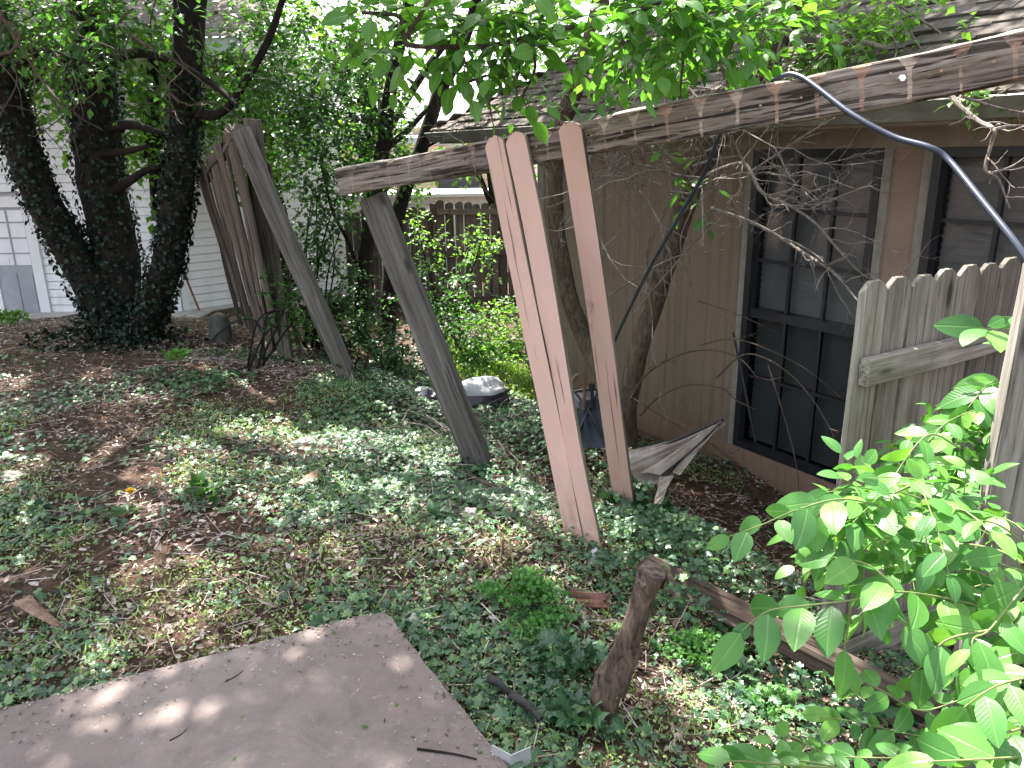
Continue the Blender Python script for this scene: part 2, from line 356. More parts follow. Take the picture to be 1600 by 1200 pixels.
def m_glass(name, dark, refl):
    s = NT(name); t = s.n('BsdfTransparent'); t.inputs[0].default_value = (dark,dark*1.02,dark*1.04,1); g = s.n('BsdfGlossy'); g.inputs['Roughness'].default_value = .06
    fr = s.n('Fresnel'); fr.inputs[0].default_value = refl; mx = s.n('MixShader'); s.t.links.new(fr.outputs[0], mx.inputs[0])
    s.t.links.new(t.outputs[0], mx.inputs[1]); s.t.links.new(g.outputs[0], mx.inputs[2]); s.t.links.new(mx.outputs[0], s.out.inputs[0]); return s.m
M_glass = m_glass('window_glass', .66, 1.4); M_screen = m_glass('insect_screen', .50, 1.15)
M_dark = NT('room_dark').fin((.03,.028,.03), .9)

# foliage materials
L_ivy = m_leaf('ivy_leaf', [(.022,.062,.036),(.038,.098,.052),(.055,.135,.062),(.12,.23,.075)], .15, .30, .6, 1)
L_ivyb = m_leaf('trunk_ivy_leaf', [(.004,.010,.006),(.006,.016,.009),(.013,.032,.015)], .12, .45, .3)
L_weed = m_leaf('weed_leaf', [(.13,.21,.07),(.21,.32,.11),(.33,.42,.18),(.46,.50,.27)], .3, .5)
L_fern = m_leaf('parsley_leaf', [(.05,.15,.04),(.08,.22,.05),(.11,.28,.06)], .3, .5)
L_grass = m_leaf('grass_blade', [(.11,.21,.04),(.19,.32,.07),(.30,.37,.13)], .4, .5)
L_mid = m_leaf('crown_leaf', [(.024,.07,.02),(.042,.115,.028),(.07,.175,.036)], .42, .42, .4)
L_dark = m_leaf('dark_shrub_leaf', [(.016,.052,.018),(.032,.09,.027),(.06,.15,.036)], .4, .42, .4)
L_light = m_leaf('light_shrub_leaf', [(.07,.17,.03),(.11,.24,.045),(.18,.33,.06)], .5, .45, .35)
L_over = m_leaf('overhang_leaf', [(.05,.14,.028),(.075,.20,.036),(.12,.27,.045)], .48, .38, .4, 1)
L_bush = m_leaf('bush_leaf', [(.05,.16,.04),(.075,.22,.05),(.10,.27,.055),(.16,.34,.07)], .34, .33, .5, 1)
def m_litter():
    s = NT('dead_leaf_litter'); g = s.n('NewGeometry')
    c = s.ramp(g.outputs['Random Per Island'], [(0,(.05,.033,.026)),(.25,(.15,.10,.08)),(.5,(.28,.20,.165)),(.8,(.45,.36,.32)),(1,(.66,.59,.56))])
    return s.fin(c, .85, .2)
M_litter = m_litter()
# ------------------------------------------------------------------ ground, slab
def axis(lo, hi, f0, f1, fs, grow=1.35):
    a = list(np.arange(f0, f1, fs)); st = fs
    x = f0
    while x > lo: st *= grow; x -= st; a.insert(0, x)
    st = fs; x = a[-1]
    while x < hi: st *= grow; x += st; a.append(x)
    return np.array(a)
gx = axis(-160, 160, -5, 3.6, .055); gy = axis(-60, 240, .9, 8.6, .055)
X, Y = np.meshgrid(gx, gy, indexing='ij'); Z = gz(X, Y)
far = np.clip((np.hypot(X, Y-5)-14)/20, 0, 1); Z = Z*(1-far) + (-1.)*far
Z = np.where(in_patio(X, Y, -.03), np.minimum(Z, -.09), Z)
g = MB(); ni, nj = X.shape; idx = np.arange(ni*nj).reshape(ni, nj)
g.add(np.stack([X, Y, Z], -1).reshape(-1, 3), np.stack([idx[:-1,:-1], idx[1:,:-1], idx[1:,1:], idx[:-1,1:]], -1).reshape(-1, 4))
struct(g.build('ground', M_soil, smooth=True))
def gzv(x, y):   # the ground mesh height incl. slab dip
    z = gz(x, y); return np.where(in_patio(x, y, -.03), 0.0, z)
bm = bmesh.new(); L1 = PC+PL*5; R1 = PC+PR*4.6; out = L1+PR*4.6; rg = np.random.default_rng(5)
def edge_pts(a, b, m, jit):
    n_ = A(-(b-a)[1], (b-a)[0])/np.linalg.norm(b-a); return [a+(b-a)*t+n_*((vn(t*m*.35, 3.)-.5)*jit*2+(rg.random()-.5)*jit*.9) for t in np.linspace(0, 1, m, endpoint=False)]
ring = [PC + (PL+PR)*.022, PC+PR*.03] + edge_pts(PC+PR*.06, R1, 110, .0035) + [R1, out, L1] + edge_pts(L1, PC+PL*.05, 110, .0035) + [PC+PL*.02+PR*.006]
tv = [bm.verts.new((p[0], p[1], 0)) for p in ring]; lv = [bm.verts.new((p[0], p[1], -.11)) for p in ring]; nn = len(ring)
ft = bm.faces.new(tv); 
for i in range(nn): bm.faces.new([tv[i], lv[i], lv[(i+1) % nn], tv[(i+1) % nn]])
bmesh.ops.bevel(bm, geom=list(ft.edges), offset=.012, segments=2, affect='EDGES', profile=.6)
me = bpy.data.meshes.new('patio'); bm.to_mesh(me); bm.free(); me.materials.append(M_conc)
po = bpy.data.objects.new('patio', me); COL.objects.link(po); struct(po)

# ------------------------------------------------------------------ leaf templates
def T_leaf(w=.27, n=7, fold=.05, arch=.10, prof=None, serr=0):
    ts = np.linspace(0, 1, n); V = []; UV = []
    for i, t in enumerate(ts):
        ww = w*(np.sin(pi*t**.82)**.72 if 0 < t < 1 else .0)
        if serr and 0 < i < n-1: ww *= 1 + serr*(1 if i % 2 else -1)
        z = -arch*(t*t)*1.4 + arch*.35*sin(pi*t)
        V += [(-ww, t, z+fold*ww/w), (0, t, z), (ww, t, z+fold*ww/w)]; UV += [(-ww, t), (0, t), (ww, t)]
    F = []
    for i in range(n-1): F += [[3*i, 3*i+1, 3*i+4, 3*i+3], [3*i+1, 3*i+2, 3*i+5, 3*i+4]]
    return np.array(V), np.array(F), np.array(UV)
def T_small(w=.27):
    V = np.array([(0,0,0),(-w,.45,.06),(0,.5,0),(w,.45,.06),(0,1,-.12)], float)
    return V, np.array([[0,2,1],[0,3,2],[1,2,4],[2,3,4]]), V[:,:2]
def T_ivy(lo=False):
    if lo: P = [(0,0,0),(-.42,.05,-.04),(-.40,.5,.02),(0,1,-.08),(.40,.5,.02),(.42,.05,-.04)]
    else:
        P = [(0,.02,0),(-.2,-.10,0),(-.46,.02,-.05),(-.40,.24,.0),(-.56,.50,-.06),(-.24,.56,.02),(-.12,.80,0),(0,1.02,-.10),(.12,.80,0),(.24,.56,.02),(.56,.50,-.06),(.40,.24,0),(.46,.02,-.05),(.2,-.10,0)]
    V = np.array([(0,.32,.05)]+P, float); k = len(P)
    F = np.array([[0, 1+i, 1+(i+1) % k] for i in range(k)])
    return V, F, V[:,:2]
TL_hi = T_leaf(.25, 9, .05, .14, serr=.02); TL = T_leaf(.27, 6, .035, .10); TS = T_small(); TI = T_ivy(); TIl = T_ivy(True)
TCURL = (np.array([(-.3,0,.1),(0,0,0),(.3,0,.12),(-.34,.5,.16),(0,.5,.0),(.36,.5,.1),(-.1,1,.2),(0,1.05,.08),(.12,.95,.22)], float),
         np.array([[0,1,4,3],[1,2,5,4],[3,4,7,6],[4,5,8,7]]), None)
def rdir(n, up=0.):
    v = RNG.normal(size=(n, 3)); v /= np.linalg.norm(v, axis=1, keepdims=True); v[:,2] += up; return v
def put(mb, T, pos, Yd, N, sc, mi=0, wsc=None): mb.inst(T[0], T[1], pos, Yd, N, sc, mi, T[2], wsc)

# ------------------------------------------------------------------ ground cover (stuff)
def infrustum(x, y, z, m=60):
    d = np.stack([x, y, z], 1) - C0; q = d @ _M
    px = 800 + CAMF*q[:,0]/-q[:,2]; py = 600 - CAMF*q[:,1]/-q[:,2]
    return (q[:,2] < -.2) & (px > -m-150) & (px < 1600+m+150) & (py > -m) & (py < 1200+m+120)
def scatter(n, x0, x1, y0, y1, dens):
    x = RNG.uniform(x0, x1, n); y = RNG.uniform(y0, y1, n)
    k = RNG.random(n) < dens(x, y); x, y = x[k], y[k]; z = gzv(x, y)
    k = infrustum(x, y, z) & ~in_patio(x, y, .0); return x[k], y[k], z[k]
def blob(x, y, cx, cy, r): return np.clip(1.3 - np.hypot(x-cx, y-cy)/r, 0, 1)
def house_side(x, y): return (x-2.06)*-.85 + (y-4.65)*-.527      # metres in front of the house wall
def ivy_d(x, y):
    n = vn(x, y, 1.3)*.6 + vn(x, y, 3.7)*.4; d = np.clip((n-.36)*4.2, 0, 1)
    left = np.clip((x+3.6)/1.4, 0, 1)*.75+.18
    d = d*left; d *= .45+.75*np.clip((vn(x,y,.9)-.35)*4,0,1); d *= np.where(x < -1.1, .62, 1.)
    d = np.maximum(d, np.clip(blob(x,y,-.5,3.9,1.1),0,.8)*np.clip((n-.22)*5,0,1))
    d = np.maximum(d, blob(x,y,.75,3.15,.62)); d = np.maximum(d, .9*blob(x,y,.35,5.0,.5)); d = np.maximum(d, blob(x,y,.9,2.35,.45)*.7)
    d *= 1 - .9*np.clip((x-.9)*1.4 + (y-3.35)*.6, 0, 1)*(y > 2.9)
    d *= 1-.85*blob(x,y,.42,2.35,.25); d *= 1-.9*blob(x,y,-1.9,2.7,.45); d *= 1-.8*blob(x,y,-1.25,4.2,.3); d *= 1-.85*blob(x,y,.35,4.45,.28)
    d *= np.clip((7.2-y)*.8, .12, 1); d *= 1-.75*((x > -.6) & (y > 6.1))
    return d
def thick(x, y):    # raised mounds of ivy
    return .14*blob(x,y,.72,3.1,.45) + .10*blob(x,y,.35,5.0,.4) + .05*blob(x,y,.9,2.3,.4) + .03
mb = MB(); x, y, z = scatter(190000, -6, 2.4, 1.5, 9, ivy_d); n = len(x)
h = thick(x, y)*RNG.random(n)*1.1 + .006
pos = np.stack([x, y, z+h], 1); nr = np.hypot(x, y) < 4.6
Yd = rdir(n); Yd[:,2] *= .35; N = rdir(n, 1.9) + A(0,-.35,0)
sc = RNG.uniform(.016, .040, n)*(1+.3*(vn(x,y,2)-.5)) ; sc = np.where(RNG.random(n) < .02, sc*1.6, sc)
put(mb, TI, pos[nr], Yd[nr], N[nr], sc[nr]); put(mb, TIl, pos[~nr], Yd[~nr], N[~nr], sc[~nr]*1.12)
for i in range(260):       # runners under the leaves
    x0 = random.uniform(-3, 1.3); y0 = random.uniform(1.8, 6); a0_ = random.uniform(0, 6.28)
    if ivy_d(np.array([x0]), np.array([y0]))[0] < .25: continue
    xs_ = [x0]; ys_ = [y0]
    for j in range(9): a0_ += random.uniform(-.5,.5); xs_.append(xs_[-1]+cos(a0_)*.07); ys_.append(ys_[-1]+sin(a0_)*.07)
    xs_ = np.array(xs_); ys_ = np.array(ys_)
    if in_patio(xs_, ys_, .03).any(): continue
    mb.tube(np.stack([xs_, ys_, gz(xs_, ys_)+.010+thick(xs_, ys_)*.3], 1), np.linspace(.0028,.0014,10), 5, mi=1, cap=False)
tag(mb.build('ivy_ground_cover', [L_ivy, B_twig]), 'dark green ivy creeping over the sloping yard', 'ivy', kind='stuff')
def lit_d(x, y): return np.clip(.5 + .9*(vn(x, y, 2.1)-.3), .15, 1)*(1-.4*(y > 6))*np.where((house_side(x,y) < .9) & (y > 2.8), .35, 1.)*np.where((x < -1.0) & (vn(x,y,1.1) > .5), .45, 1.)
mb = MB(); x, y, z = scatter(190000, -6.5, 2.9, 1.5, 10, lit_d); n = len(x)
Yd = rdir(n); Yd[:,2] *= .3; pos = np.stack([x, y, z+.004+RNG.random(n)*.012], 1)
put(mb, TCURL, pos, Yd, rdir(n, 1.6), RNG.uniform(.009, .038, n), wsc=RNG.uniform(.007, .028, n))
k = RNG.random(n) < .35; m = k.sum(); Yd = rdir(m); Yd[:,2] *= .12     # bits of twig and pine straw
mb.inst(np.array([(-.5,0,0),(.5,0,0),(.5,1,0),(-.5,1,0),(0,0,1.0),(0,1,1.0)])*A(1,1,0)+np.array([(0,0,0)]*4+[(0,0,.02)]*2), np.array([[0,4,5,3],[4,1,2,5]]), pos[k]+A(0,0,.006), Yd, rdir(m,1.2), RNG.uniform(.03,.13,m), wsc=RNG.uniform(.0015,.0035,m))
m = 620; ed = RNG.random(m); dd_ = RNG.random(m)**2.2*.25; q = RNG.random(m)*1.6     # bits blown onto the slab, mostly by its edges
e1_ = PC+PL*q[:,None]+(PR*.97)*dd_[:,None]; e2_ = PC+PR*q[:,None]+PL*dd_[:,None]; e_ = np.where((ed < .6)[:,None], e1_, e2_)
Yd = rdir(m); Yd[:,2] *= .08; put(mb, TCURL, np.stack([e_[:,0], e_[:,1], np.full(m,.003)],1), Yd, rdir(m,3.), RNG.uniform(.003,.016,m), wsc=RNG.uniform(.002,.010,m))
tag(mb.build('leaf_litter', M_litter), 'dry brown leaves and bark bits covering the soil', 'leaf litter', kind='stuff')
def weed_d(x, y):
    n = vn(x, y, 2.6); d = np.clip((n-.45)*3, 0, .8)*(y < 5)
    for cx, cy, r in ((-.95,2.6,.42),(-1.45,2.35,.28),(-1.9,2.15,.2),(-.75,2.9,.3),(-1.3,2.75,.2),(-.15,2.35,.3),(.05,1.95,.25),(-.2,2.7,.25),(.65,2.0,.3),(.7,2.4,.2),(-1.9,4.7,.4),(-1.2,5.2,.4)): d = np.maximum(d, blob(x,y,cx,cy,r))
    return d
mb = MB(); x, y, z = scatter(120000, -4, 1.6, 1.5, 6.2, weed_d); n = len(x)
pos = np.stack([x, y, z+RNG.random(n)*.035], 1); Yd = rdir(n,.2); put(mb, TS, pos, Yd, rdir(n, 1.3)+A(0,-.3,0), RNG.uniform(.008, .022, n), wsc=RNG.uniform(.010,.024,n))
k = RNG.random(n) < .12; m = k.sum(); put(mb, T_small(.06), pos[k], rdir(m, 1.1), rdir(m), RNG.uniform(.02,.06,m))
tag(mb.build('low_weeds', L_weed), 'pale green chickweed and moss beside the patio slab', 'weeds', kind='stuff')
def grass_d(x, y): return np.clip((x+.9)*1.3, 0, 1)*np.clip((y-6.0)*.9, 0, 1)*np.clip((vn(x,y,1.5)-.2)*3,0,1)*(house_side(x,y) > .2)
mb = MB(); x, y, z = scatter(110000, -1.6, 1.6, 6, 11.6, grass_d); n = len(x)
Yd = rdir(n, 1.2); Tb = (np.array([(-.5,0,0),(.5,0,0),(-.3,.6,.05),(.3,.6,.05),(0,1,.25)]), [np.array([[0,1,3,2]]), np.array([[2,3,4]])])
mb.inst(Tb[0], Tb[1][0], np.stack([x,y,z],1), Yd, rdir(n), RNG.uniform(.05,.20,n), wsc=RNG.uniform(.004,.010,n))
put(mb, TS, np.stack([x,y,z+.02+RNG.random(n)*.09],1), rdir(n,.3), rdir(n,1.2), RNG.uniform(.012,.035,n))
tag(mb.build('tall_grass', L_grass), 'bright green grass and weeds in front of the back fence', 'grass', kind='stuff')

# ------------------------------------------------------------------ boards
def board_matrix(p0, p1, nrm):
    z = unit(A(*p1)-A(*p0)); y = unit(A(*nrm) - z*np.dot(nrm, z)); x = np.cross(y, z)
    M4 = Matrix(((x[0],y[0],z[0],p0[0]),(x[1],y[1],z[1],p0[1]),(x[2],y[2],z[2],p0[2]),(0,0,0,1))); return M4, float(np.linalg.norm(A(*p1)-A(*p0)))
def board(name, p0, p1, nrm, w, t, mats, parent=None, seg=30, rough=.001, ear=0., bev=.004, warp=.0, seed=0, split=0., ends=.004, twist=0., taper=0., erode=0., low=False, cell=.014):
    """timber from p0 to p1, broad face along nrm; local Z is the grain. ear: dog-ear cut at p1."""
    M4, L = board_matrix(p0, p1, nrm); rg = np.random.default_rng(seed+11)
    nw = max(1, 2 if low else int(round((w-2*bev)/cell))); nt = 1 if low else max(1, int(round((t-2*bev)/cell)))
    xs = np.linspace(-w/2+bev, w/2-bev, nw+1); ys = np.linspace(-t/2+bev, t/2-bev, nt+1)
    P = [(x, t/2) for x in xs] + [(w/2, y) for y in ys[::-1]] + [(x, -t/2) for x in xs[::-1]] + [(-w/2, y) for y in ys]
    P = np.array(P); k = len(P); side = np.array([0]*(nw+1)+[1]*(nt+1)+[0]*(nw+1)+[1]*(nt+1))
    zs = list(np.linspace(0, L, seg+1))
    if ear: zs = [z for z in zs if z < L-ear-.01] + [L-ear, L-ear*.55, L-ear*.18, L]
    V = []; sd = Vector((seed*3.7, seed*1.3, seed*.7))
    for i, z in enumerate(zs):
        sx = 1.
        if ear and z > L-ear: q = (z-(L-ear))/ear; sx = 1-.62*q**1.5
        sx *= 1 - taper*(z/L)
        a = twist*(z/L-.5); ca, sa = cos(a), sin(a)
        wx = warp*(noise.noise(Vector((z*1.1, seed*9.1, 0)))); wy = warp*(noise.noise(Vector((z*1.1, seed*9.1, 5))))
        for j, (x, y) in enumerate(P):
            d = rough*noise.noise(Vector((x*60, y*60, z*3))+sd)*2 + rough*.8*noise.noise(Vector((x*150, y*150, z*9))+sd)
            if erode:
                e = noise.noise(Vector((x*9, y*9, z*2.2))+sd*2); d -= erode*max(0, e-.05)*2.2
                e2 = noise.noise(Vector((x*34, y*34, z*2.6))+sd*3); d -= erode*(1.15 if z < L*.45 else .6)*max(0, .12-abs(e2))*5
            nx, ny = (0, np.sign(y)) if side[j] == 0 else (np.sign(x), 0)
            X_, Y_ = x*sx + nx*d + wx, y + ny*d + wy
            zz = z
            if i == 0: zz = z - ends*rg.random()
            if i == len(zs)-1: zz = z + ends*(rg.random()-.5)
            V.append((X_*ca-Y_*sa, X_*sa+Y_*ca, zz))
    V = np.array(V); mb = MB(); kk = np.arange(k); k2 = (kk+1) % k
    for i in range(len(zs)-1):
        F = np.stack([i*k+kk, (i+1)*k+kk, (i+1)*k+k2, i*k+k2], 1)
        if i == 0: first = F
        else: first = np.vstack([first, F])
    mi = np.tile(np.where((side == 0) & (side[k2] == 0) & (P[:,1] > 0), 0, 1 if isinstance(mats, (list, tuple)) and len(mats) > 1 else 0), len(zs)-1)
    mb.add(V, first); mb.m[-1] = mi
    n = len(zs)-1
    c0 = V[:k].mean(0); c1 = V[-k:].mean(0); rm = 1 if isinstance(mats, (list, tuple)) and len(mats) > 1 else 0
    mb.add(np.vstack([V[:k], c0]), np.stack([kk, k2, np.full(k, k)], 1), rm)
    mb.add(np.vstack([V[-k:], c1]), np.stack([k2, kk, np.full(k, k)], 1), rm)
    o = bpy.data.objects.new(name, mb.mesh(name, mats)); COL.objects.link(o)
    if parent is not None: o.parent = parent; M4 = Matrix.Translation(-Vector(wloc(parent))) @ M4
    o.matrix_local = M4
    return o

# ------------------------------------------------------------------ the tan house
HD = A(-.527, .85, 0); HD /= np.linalg.norm(HD); HN = A(HD[1]*-1, HD[0], 0); HN = A(-.85, -.527, 0)/np.hypot(.85,.527)
H0 = A(2.06, 4.65, 0)
def Wp(s, h, off=0.): return H0 + HD*s + HN*off + A(0, 0, h)
house = thing('house', 'tan single storey house with dark framed windows and shingle roof behind the leaning beam', 'house', Wp(0, -.75))
def hbox(mb, s0, s1, h0, h1, o0, o1, mi=0): mb.box(Wp((s0+s1)/2, (h0+h1)/2, (o0+o1)/2), HD*(s1-s0)/2, HN*(o1-o0)/2, A(0,0,(h1-h0)/2), mi)
S_END, TOPH = 3.35, 1.70
wins = [(-.13, .80, -.47, 1.60), (-1.42, -.42, -.47, 1.60)]
w = MB(); cuts = [(-4.5, wins[1][0]), (wins[1][1], wins[0][0]), (wins[0][1], S_END)]
for i, (a, b) in enumerate(cuts):
    if i != 1: hbox(w, a, b, -.48, TOPH, -.12, 0)
for a, b, c, d in wins: hbox(w, a, b, d, TOPH, -.12, -.002)
hbox(w, -4.5, S_END, -.60, -.481, -.12, -.003)
w.box(Wp(S_END-.06, .5, -3.1), HD*.06, HN*3.0, A(0,0,1.2)); w.box(Wp(-4.44, .5, -3.1), HD*.06, HN*3.0, A(0,0,1.2)); w.box(Wp(-.6, .5, -6), HD*3.9, HN*.06, A(0,0,1.2))
for s in np.arange(.95, S_END-.05, .205):     # grooves of the panel siding stand as thin battens' shadow lines
    hbox(w, s, s+.012, -.465, TOPH-.01, .0005, .004)
w.build('wall', M_tan, house)
p = MB(); hbox(p, wins[1][1], wins[0][0], -.47, TOPH, -.10, .004); p.build('pink_panel', M_pinkpanel, house)
k = MB(); hbox(k, -4.5, S_END, -.665, -.475, -.05, .034); k.build('skirt_board', M_skirt, house)
k = MB(); hbox(k, -4.5, S_END, -.95, -.675, -.05, .018); k.build('skirt_board', M_skirt, house)
for a, b, c, d in wins:
    t = MB(); hbox(t, a-.055, a-.001, c-.02, TOPH, -.06, .022); t.build('trim', M_trim, house); t = MB(); hbox(t, b+.001, b+.055, c-.02, TOPH, -.06, .022); t.build('trim', M_trim, house)
t = MB(); hbox(t, S_END-.08, S_END+.02, -.47, TOPH, -.06, .02); t.build('trim', M_trim, house)
for wi, (a, b, c, d) in enumerate(wins):
    f = MB(); F = .05
    hbox(f, a, a+F, c, d, -.11, .03); hbox(f, b-F, b, c, d, -.11, .03); hbox(f, a+F, b-F, c, c+F, -.11, .028); hbox(f, a+F, b-F, d-F, d, -.11, .028)
    mid = .52; hbox(f, a+F, b-F, mid-.03, mid+.03, -.09, .015)
    fo = f.build('window', M_bronze, house)
    m = MB(); ww = (b-a-2*F)/3
    for i in (1, 2): hbox(m, a+F+i*ww-.011, a+F+i*ww+.011, c+F, d-F, -.045, -.02)
    for hh in (mid+.36, mid+.70): hbox(m, a+F, b-F, hh-.011, hh+.011, -.0445, -.0205)
    for hh in (mid-.46,): hbox(m, a+F, b-F, hh-.011, hh+.011, -.0445, -.0205)
    m.build('muntin', M_bronze, fo)
    gl = MB(); hbox(gl, a+F, b-F, mid+.03, d-F, -.040, -.036); gl.build('pane', M_glass, fo)
    gl = MB(); hbox(gl, a+F, b-F, c+F, mid-.03, -.030, -.026); gl.build('insect_screen', M_screen, fo)
    bl = MB(); rot = 1.22
    for hh in np.arange(c+.06, d-.04, .042):
        bl.box(Wp((a+b)/2, hh, -.085), HD*((b-a)/2-.02), (HN*cos(rot)+A(0,0,-sin(rot)))*.025, (HN*sin(rot)+A(0,0,cos(rot)))*.0015)
    bl.build('blind', M_blind, fo)
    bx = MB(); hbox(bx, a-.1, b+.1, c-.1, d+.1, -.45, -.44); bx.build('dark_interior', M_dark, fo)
EO = .52; EH = 1.80; PT = radians(31)
e = MB(); hbox(e, -4.6, S_END+.95, 1.70, 1.712, .0, EO); hbox(e, S_END-.0, S_END+.95, 1.699, 1.711, -6, 0); e.build('soffit', M_soffit, house)
e = MB(); hbox(e, -4.6, S_END+.99, 1.70, EH, EO, EO+.02); hbox(e, S_END+.95, S_END+.97, 1.70, EH, -6, EO)
hbox(e, -4.6, S_END-.06, 1.60, 1.70, .003, .03); e.build('fascia', M_fascia, house)
gm = MB(); prof = [(EO+.022, 1.715), (EO+.022, EH+.005), (EO+.026, EH+.005), (EO+.026, 1.722), (EO+.09, 1.722), (EO+.11, 1.76), (EO+.135, EH-.01), (EO+.145, EH+.006), (EO+.15, EH+.0), (EO+.118, 1.755), (EO+.095, 1.715)]
V = np.array([Wp(s, h, o) for s in (-4.6, S_END+1.06) for o, h in prof]); kk = np.arange(len(prof)); 
gm.add(V, np.stack([kk, (kk+1) % 11, 11+(kk+1) % 11, 11+kk], 1)); gm.add(V, [list(range(11))]); gm.add(V, [list(range(21,10,-1))])
gm.build('gutter', M_gutter, house)
dsp = MB(); hbox(dsp, S_END+.10, S_END+.17, -.7, 1.70, .02, .08); dsp.build('downspout', M_gutter, house)
# roof: hip, single shingle tabs
rf = MB(); zrot = A(0,0,1)
def roof_face(mb, org, along, inn, length, rows, shrink0, shrink1, expo=.135):
    up = unit(inn*cos(PT) + A(0,0,sin(PT))); nrm = unit(A(0,0,cos(PT)) - inn*sin(PT)); r = random.Random(5)
    for i in range(rows):
        d = i*expo; a = d*cos(PT)*shrink0; b = length - d*cos(PT)*shrink1; x = a - r.random()*.1
        if b-a < .1: break
        while x < b:
            wd = r.uniform(.10, .30); x1 = min(x+wd, b); x0 = max(x, a)
            if x1-x0 > .02:
                th = r.uniform(.010, .020); sl = r.uniform(-.012, .012)
                c = org + along*((x0+x1)/2) + up*(d+expo*.62+sl) + nrm*(.012+th)
                t2 = unit(up - nrm*.10); mb.box(c, along*((x1-x0)/2-.003), t2*(expo*.72), np.cross(along, t2)*th*.5)
            x += wd
    mb.add([org+along*0, org+along*length, org+along*(length-rows*expo*cos(PT)*shrink1)+up*rows*expo, org+along*(rows*expo*cos(PT)*shrink0)+up*rows*expo], [[0,1,2,3]])
oe = Wp(-4.6, EH-.005, EO+.08)
roof_face(rf, oe, HD, -HN, S_END+1.03+4.6, 30, 0, 1)
oe2 = Wp(S_END+1.03, EH-.005, EO+.08)
roof_face(rf, oe2, -HN, -HD, 7.4, 26, 1, 1)
rf.build('roof', M_shingle, house)

# ------------------------------------------------------------------ white siding building
Q1 = gp(286, 486, -.40); D2 = unit(A(sin(radians(47)), cos(radians(47)), 0)); N2 = A(D2[1], -D2[0], 0)
D1 = unit(A(-1, .06, 0)); N1 = A(-.06, -1, 0); N1 = unit(N1)
wb = thing('apartment_building', 'white lap sided building with a grey door standing behind the ivy covered trees', 'building', (Q1[0], Q1[1], -.5))
def lap(mb, P, D, N, L, z0, z1, ex=.108, holes=()):
    z = z0; i = 0
    while z < z1:
        segs = [(0, L)]
        for (a, b, c, d) in holes:
            if z < d and z+ex > c: segs = [q for (x0, x1) in segs for q in ((x0, a), (b, x1)) if q[1] > q[0]] if len(segs) == 1 else segs
        for x0, x1 in segs:
            o = P*A(1,1,0) + A(0,0,z)
            g_ = ex*.09; V = [o+D*x0+N*.020+A(0,0,g_), o+D*x1+N*.020+A(0,0,g_), o+D*x1+N*.012+A(0,0,ex), o+D*x0+N*.012+A(0,0,ex), o+D*x0-N*.012+A(0,0,g_), o+D*x1-N*.012+A(0,0,g_), o+D*x0-N*.012, o+D*x1-N*.012]
            mb.add(V, [[0,1,2,3],[4,5,1,0],[6,7,5,4]])
        z += ex
door = (2.28, 3.02, -.42, 1.62)       # along D1 from the corner
a0 = gp(95, 475, -.40); 
def along1(px, py): 
    r = ray(px, py); t = np.dot((Q1-C0), N1)/np.dot(r, N1); p = C0+r*t; return np.dot(p-Q1, D1), p[2]
dA = along1(66, 472)[0]; dB = along1(12, 472)[0]; dT = along1(45, 322)[1]
holes = [(dA-.06, dB+.16, -.5, dT+.12)]
m = MB(); lap(m, Q1, D1, N1, 12, -.42, 2.75, holes=holes); lap(m, Q1, D2, N2, 2.6, -.42, 2.75)
m.box(Q1+D1*6-N1*3+A(0,0,1.55), D1*6, N1*2.9, A(0,0,1.6)); m.build('wall', M_white, wb)
c = MB(); c.box(Q1*A(1,1,0)+N1*.03+D1*.05+A(0,0,1.16), D1*.06, N1*.015, A(0,0,1.58)); c.box(Q1*A(1,1,0)+N2*.03+D2*.05+A(0,0,1.16), D2*.05, N2*.015, A(0,0,1.58)); c.build('corner_trim', M_whitetrim, wb)
c = MB(); c.box(Q1*A(1,1,0)+D1*(dA-.06)+N1*.03+A(0,0,.62), D1*.07, N1*.02, A(0,0,1.05)); c.box(Q1*A(1,1,0)+D1*(dB+.10)+N1*.03+A(0,0,.62), D1*.07, N1*.02, A(0,0,1.05)); c.box(Q1*A(1,1,0)+D1*((dA+dB)/2)+N1*.031+A(0,0,dT+.06), D1*((dB-dA)/2+.1), N1*.02, A(0,0,.07)); c.build('door_trim', M_whitetrim, wb)
M_door = m_flat('grey_blue_door', (.30,.30,.33), (.38,.38,.42), 3., .5)
d = MB(); dc = Q1*A(1,1,0)+D1*((dA+dB)/2); hw = (dB-dA)/2; zc = (-.40+dT)/2; hh = (dT+.40)/2
d.box(dc+N1*.012+A(0,0,zc), D1*(hw+.04), N1*.02, A(0,0,hh)); dr = d.build('door', M_door, wb)
d = MB(); zt = -.40+2*hh*.42
for sx in (-1, 1): d.box(dc+D1*sx*(hw*.45)+N1*.036+A(0,0,-.40+hh*.40), D1*hw*.40, N1*.006, A(0,0,hh*.36))
d.build('door_panel', M_door, dr)
d = MB(); d.box(dc+N1*.034+A(0,0,(zt+dT)/2), D1*hw*.9, N1*.003, A(0,0,(dT-zt)/2-.05)); d.build('door_glass', m_flat('pale_curtain_glass', (.78,.78,.82), (.86,.86,.9), 2., .15, .6), dr)
d = MB(); d.box(dc+N1*.040+A(0,0,(zt+dT)/2), D1*.012, N1*.004, A(0,0,(dT-zt)/2-.05))
for q in (.25,.5,.75): d.box(dc+N1*.041+A(0,0,zt+(dT-zt)*q), D1*hw*.9, N1*.004, A(0,0,.010))
d.build('glazing_bar', M_door, dr)
d = MB(); d.box(dc-D1*hw*.0+D1*hw*.55+N1*.044+A(0,0,zt+.11), D1*.06, N1*.002, A(0,0,.03)); d.build('sticker', M_whitetrim, dr)
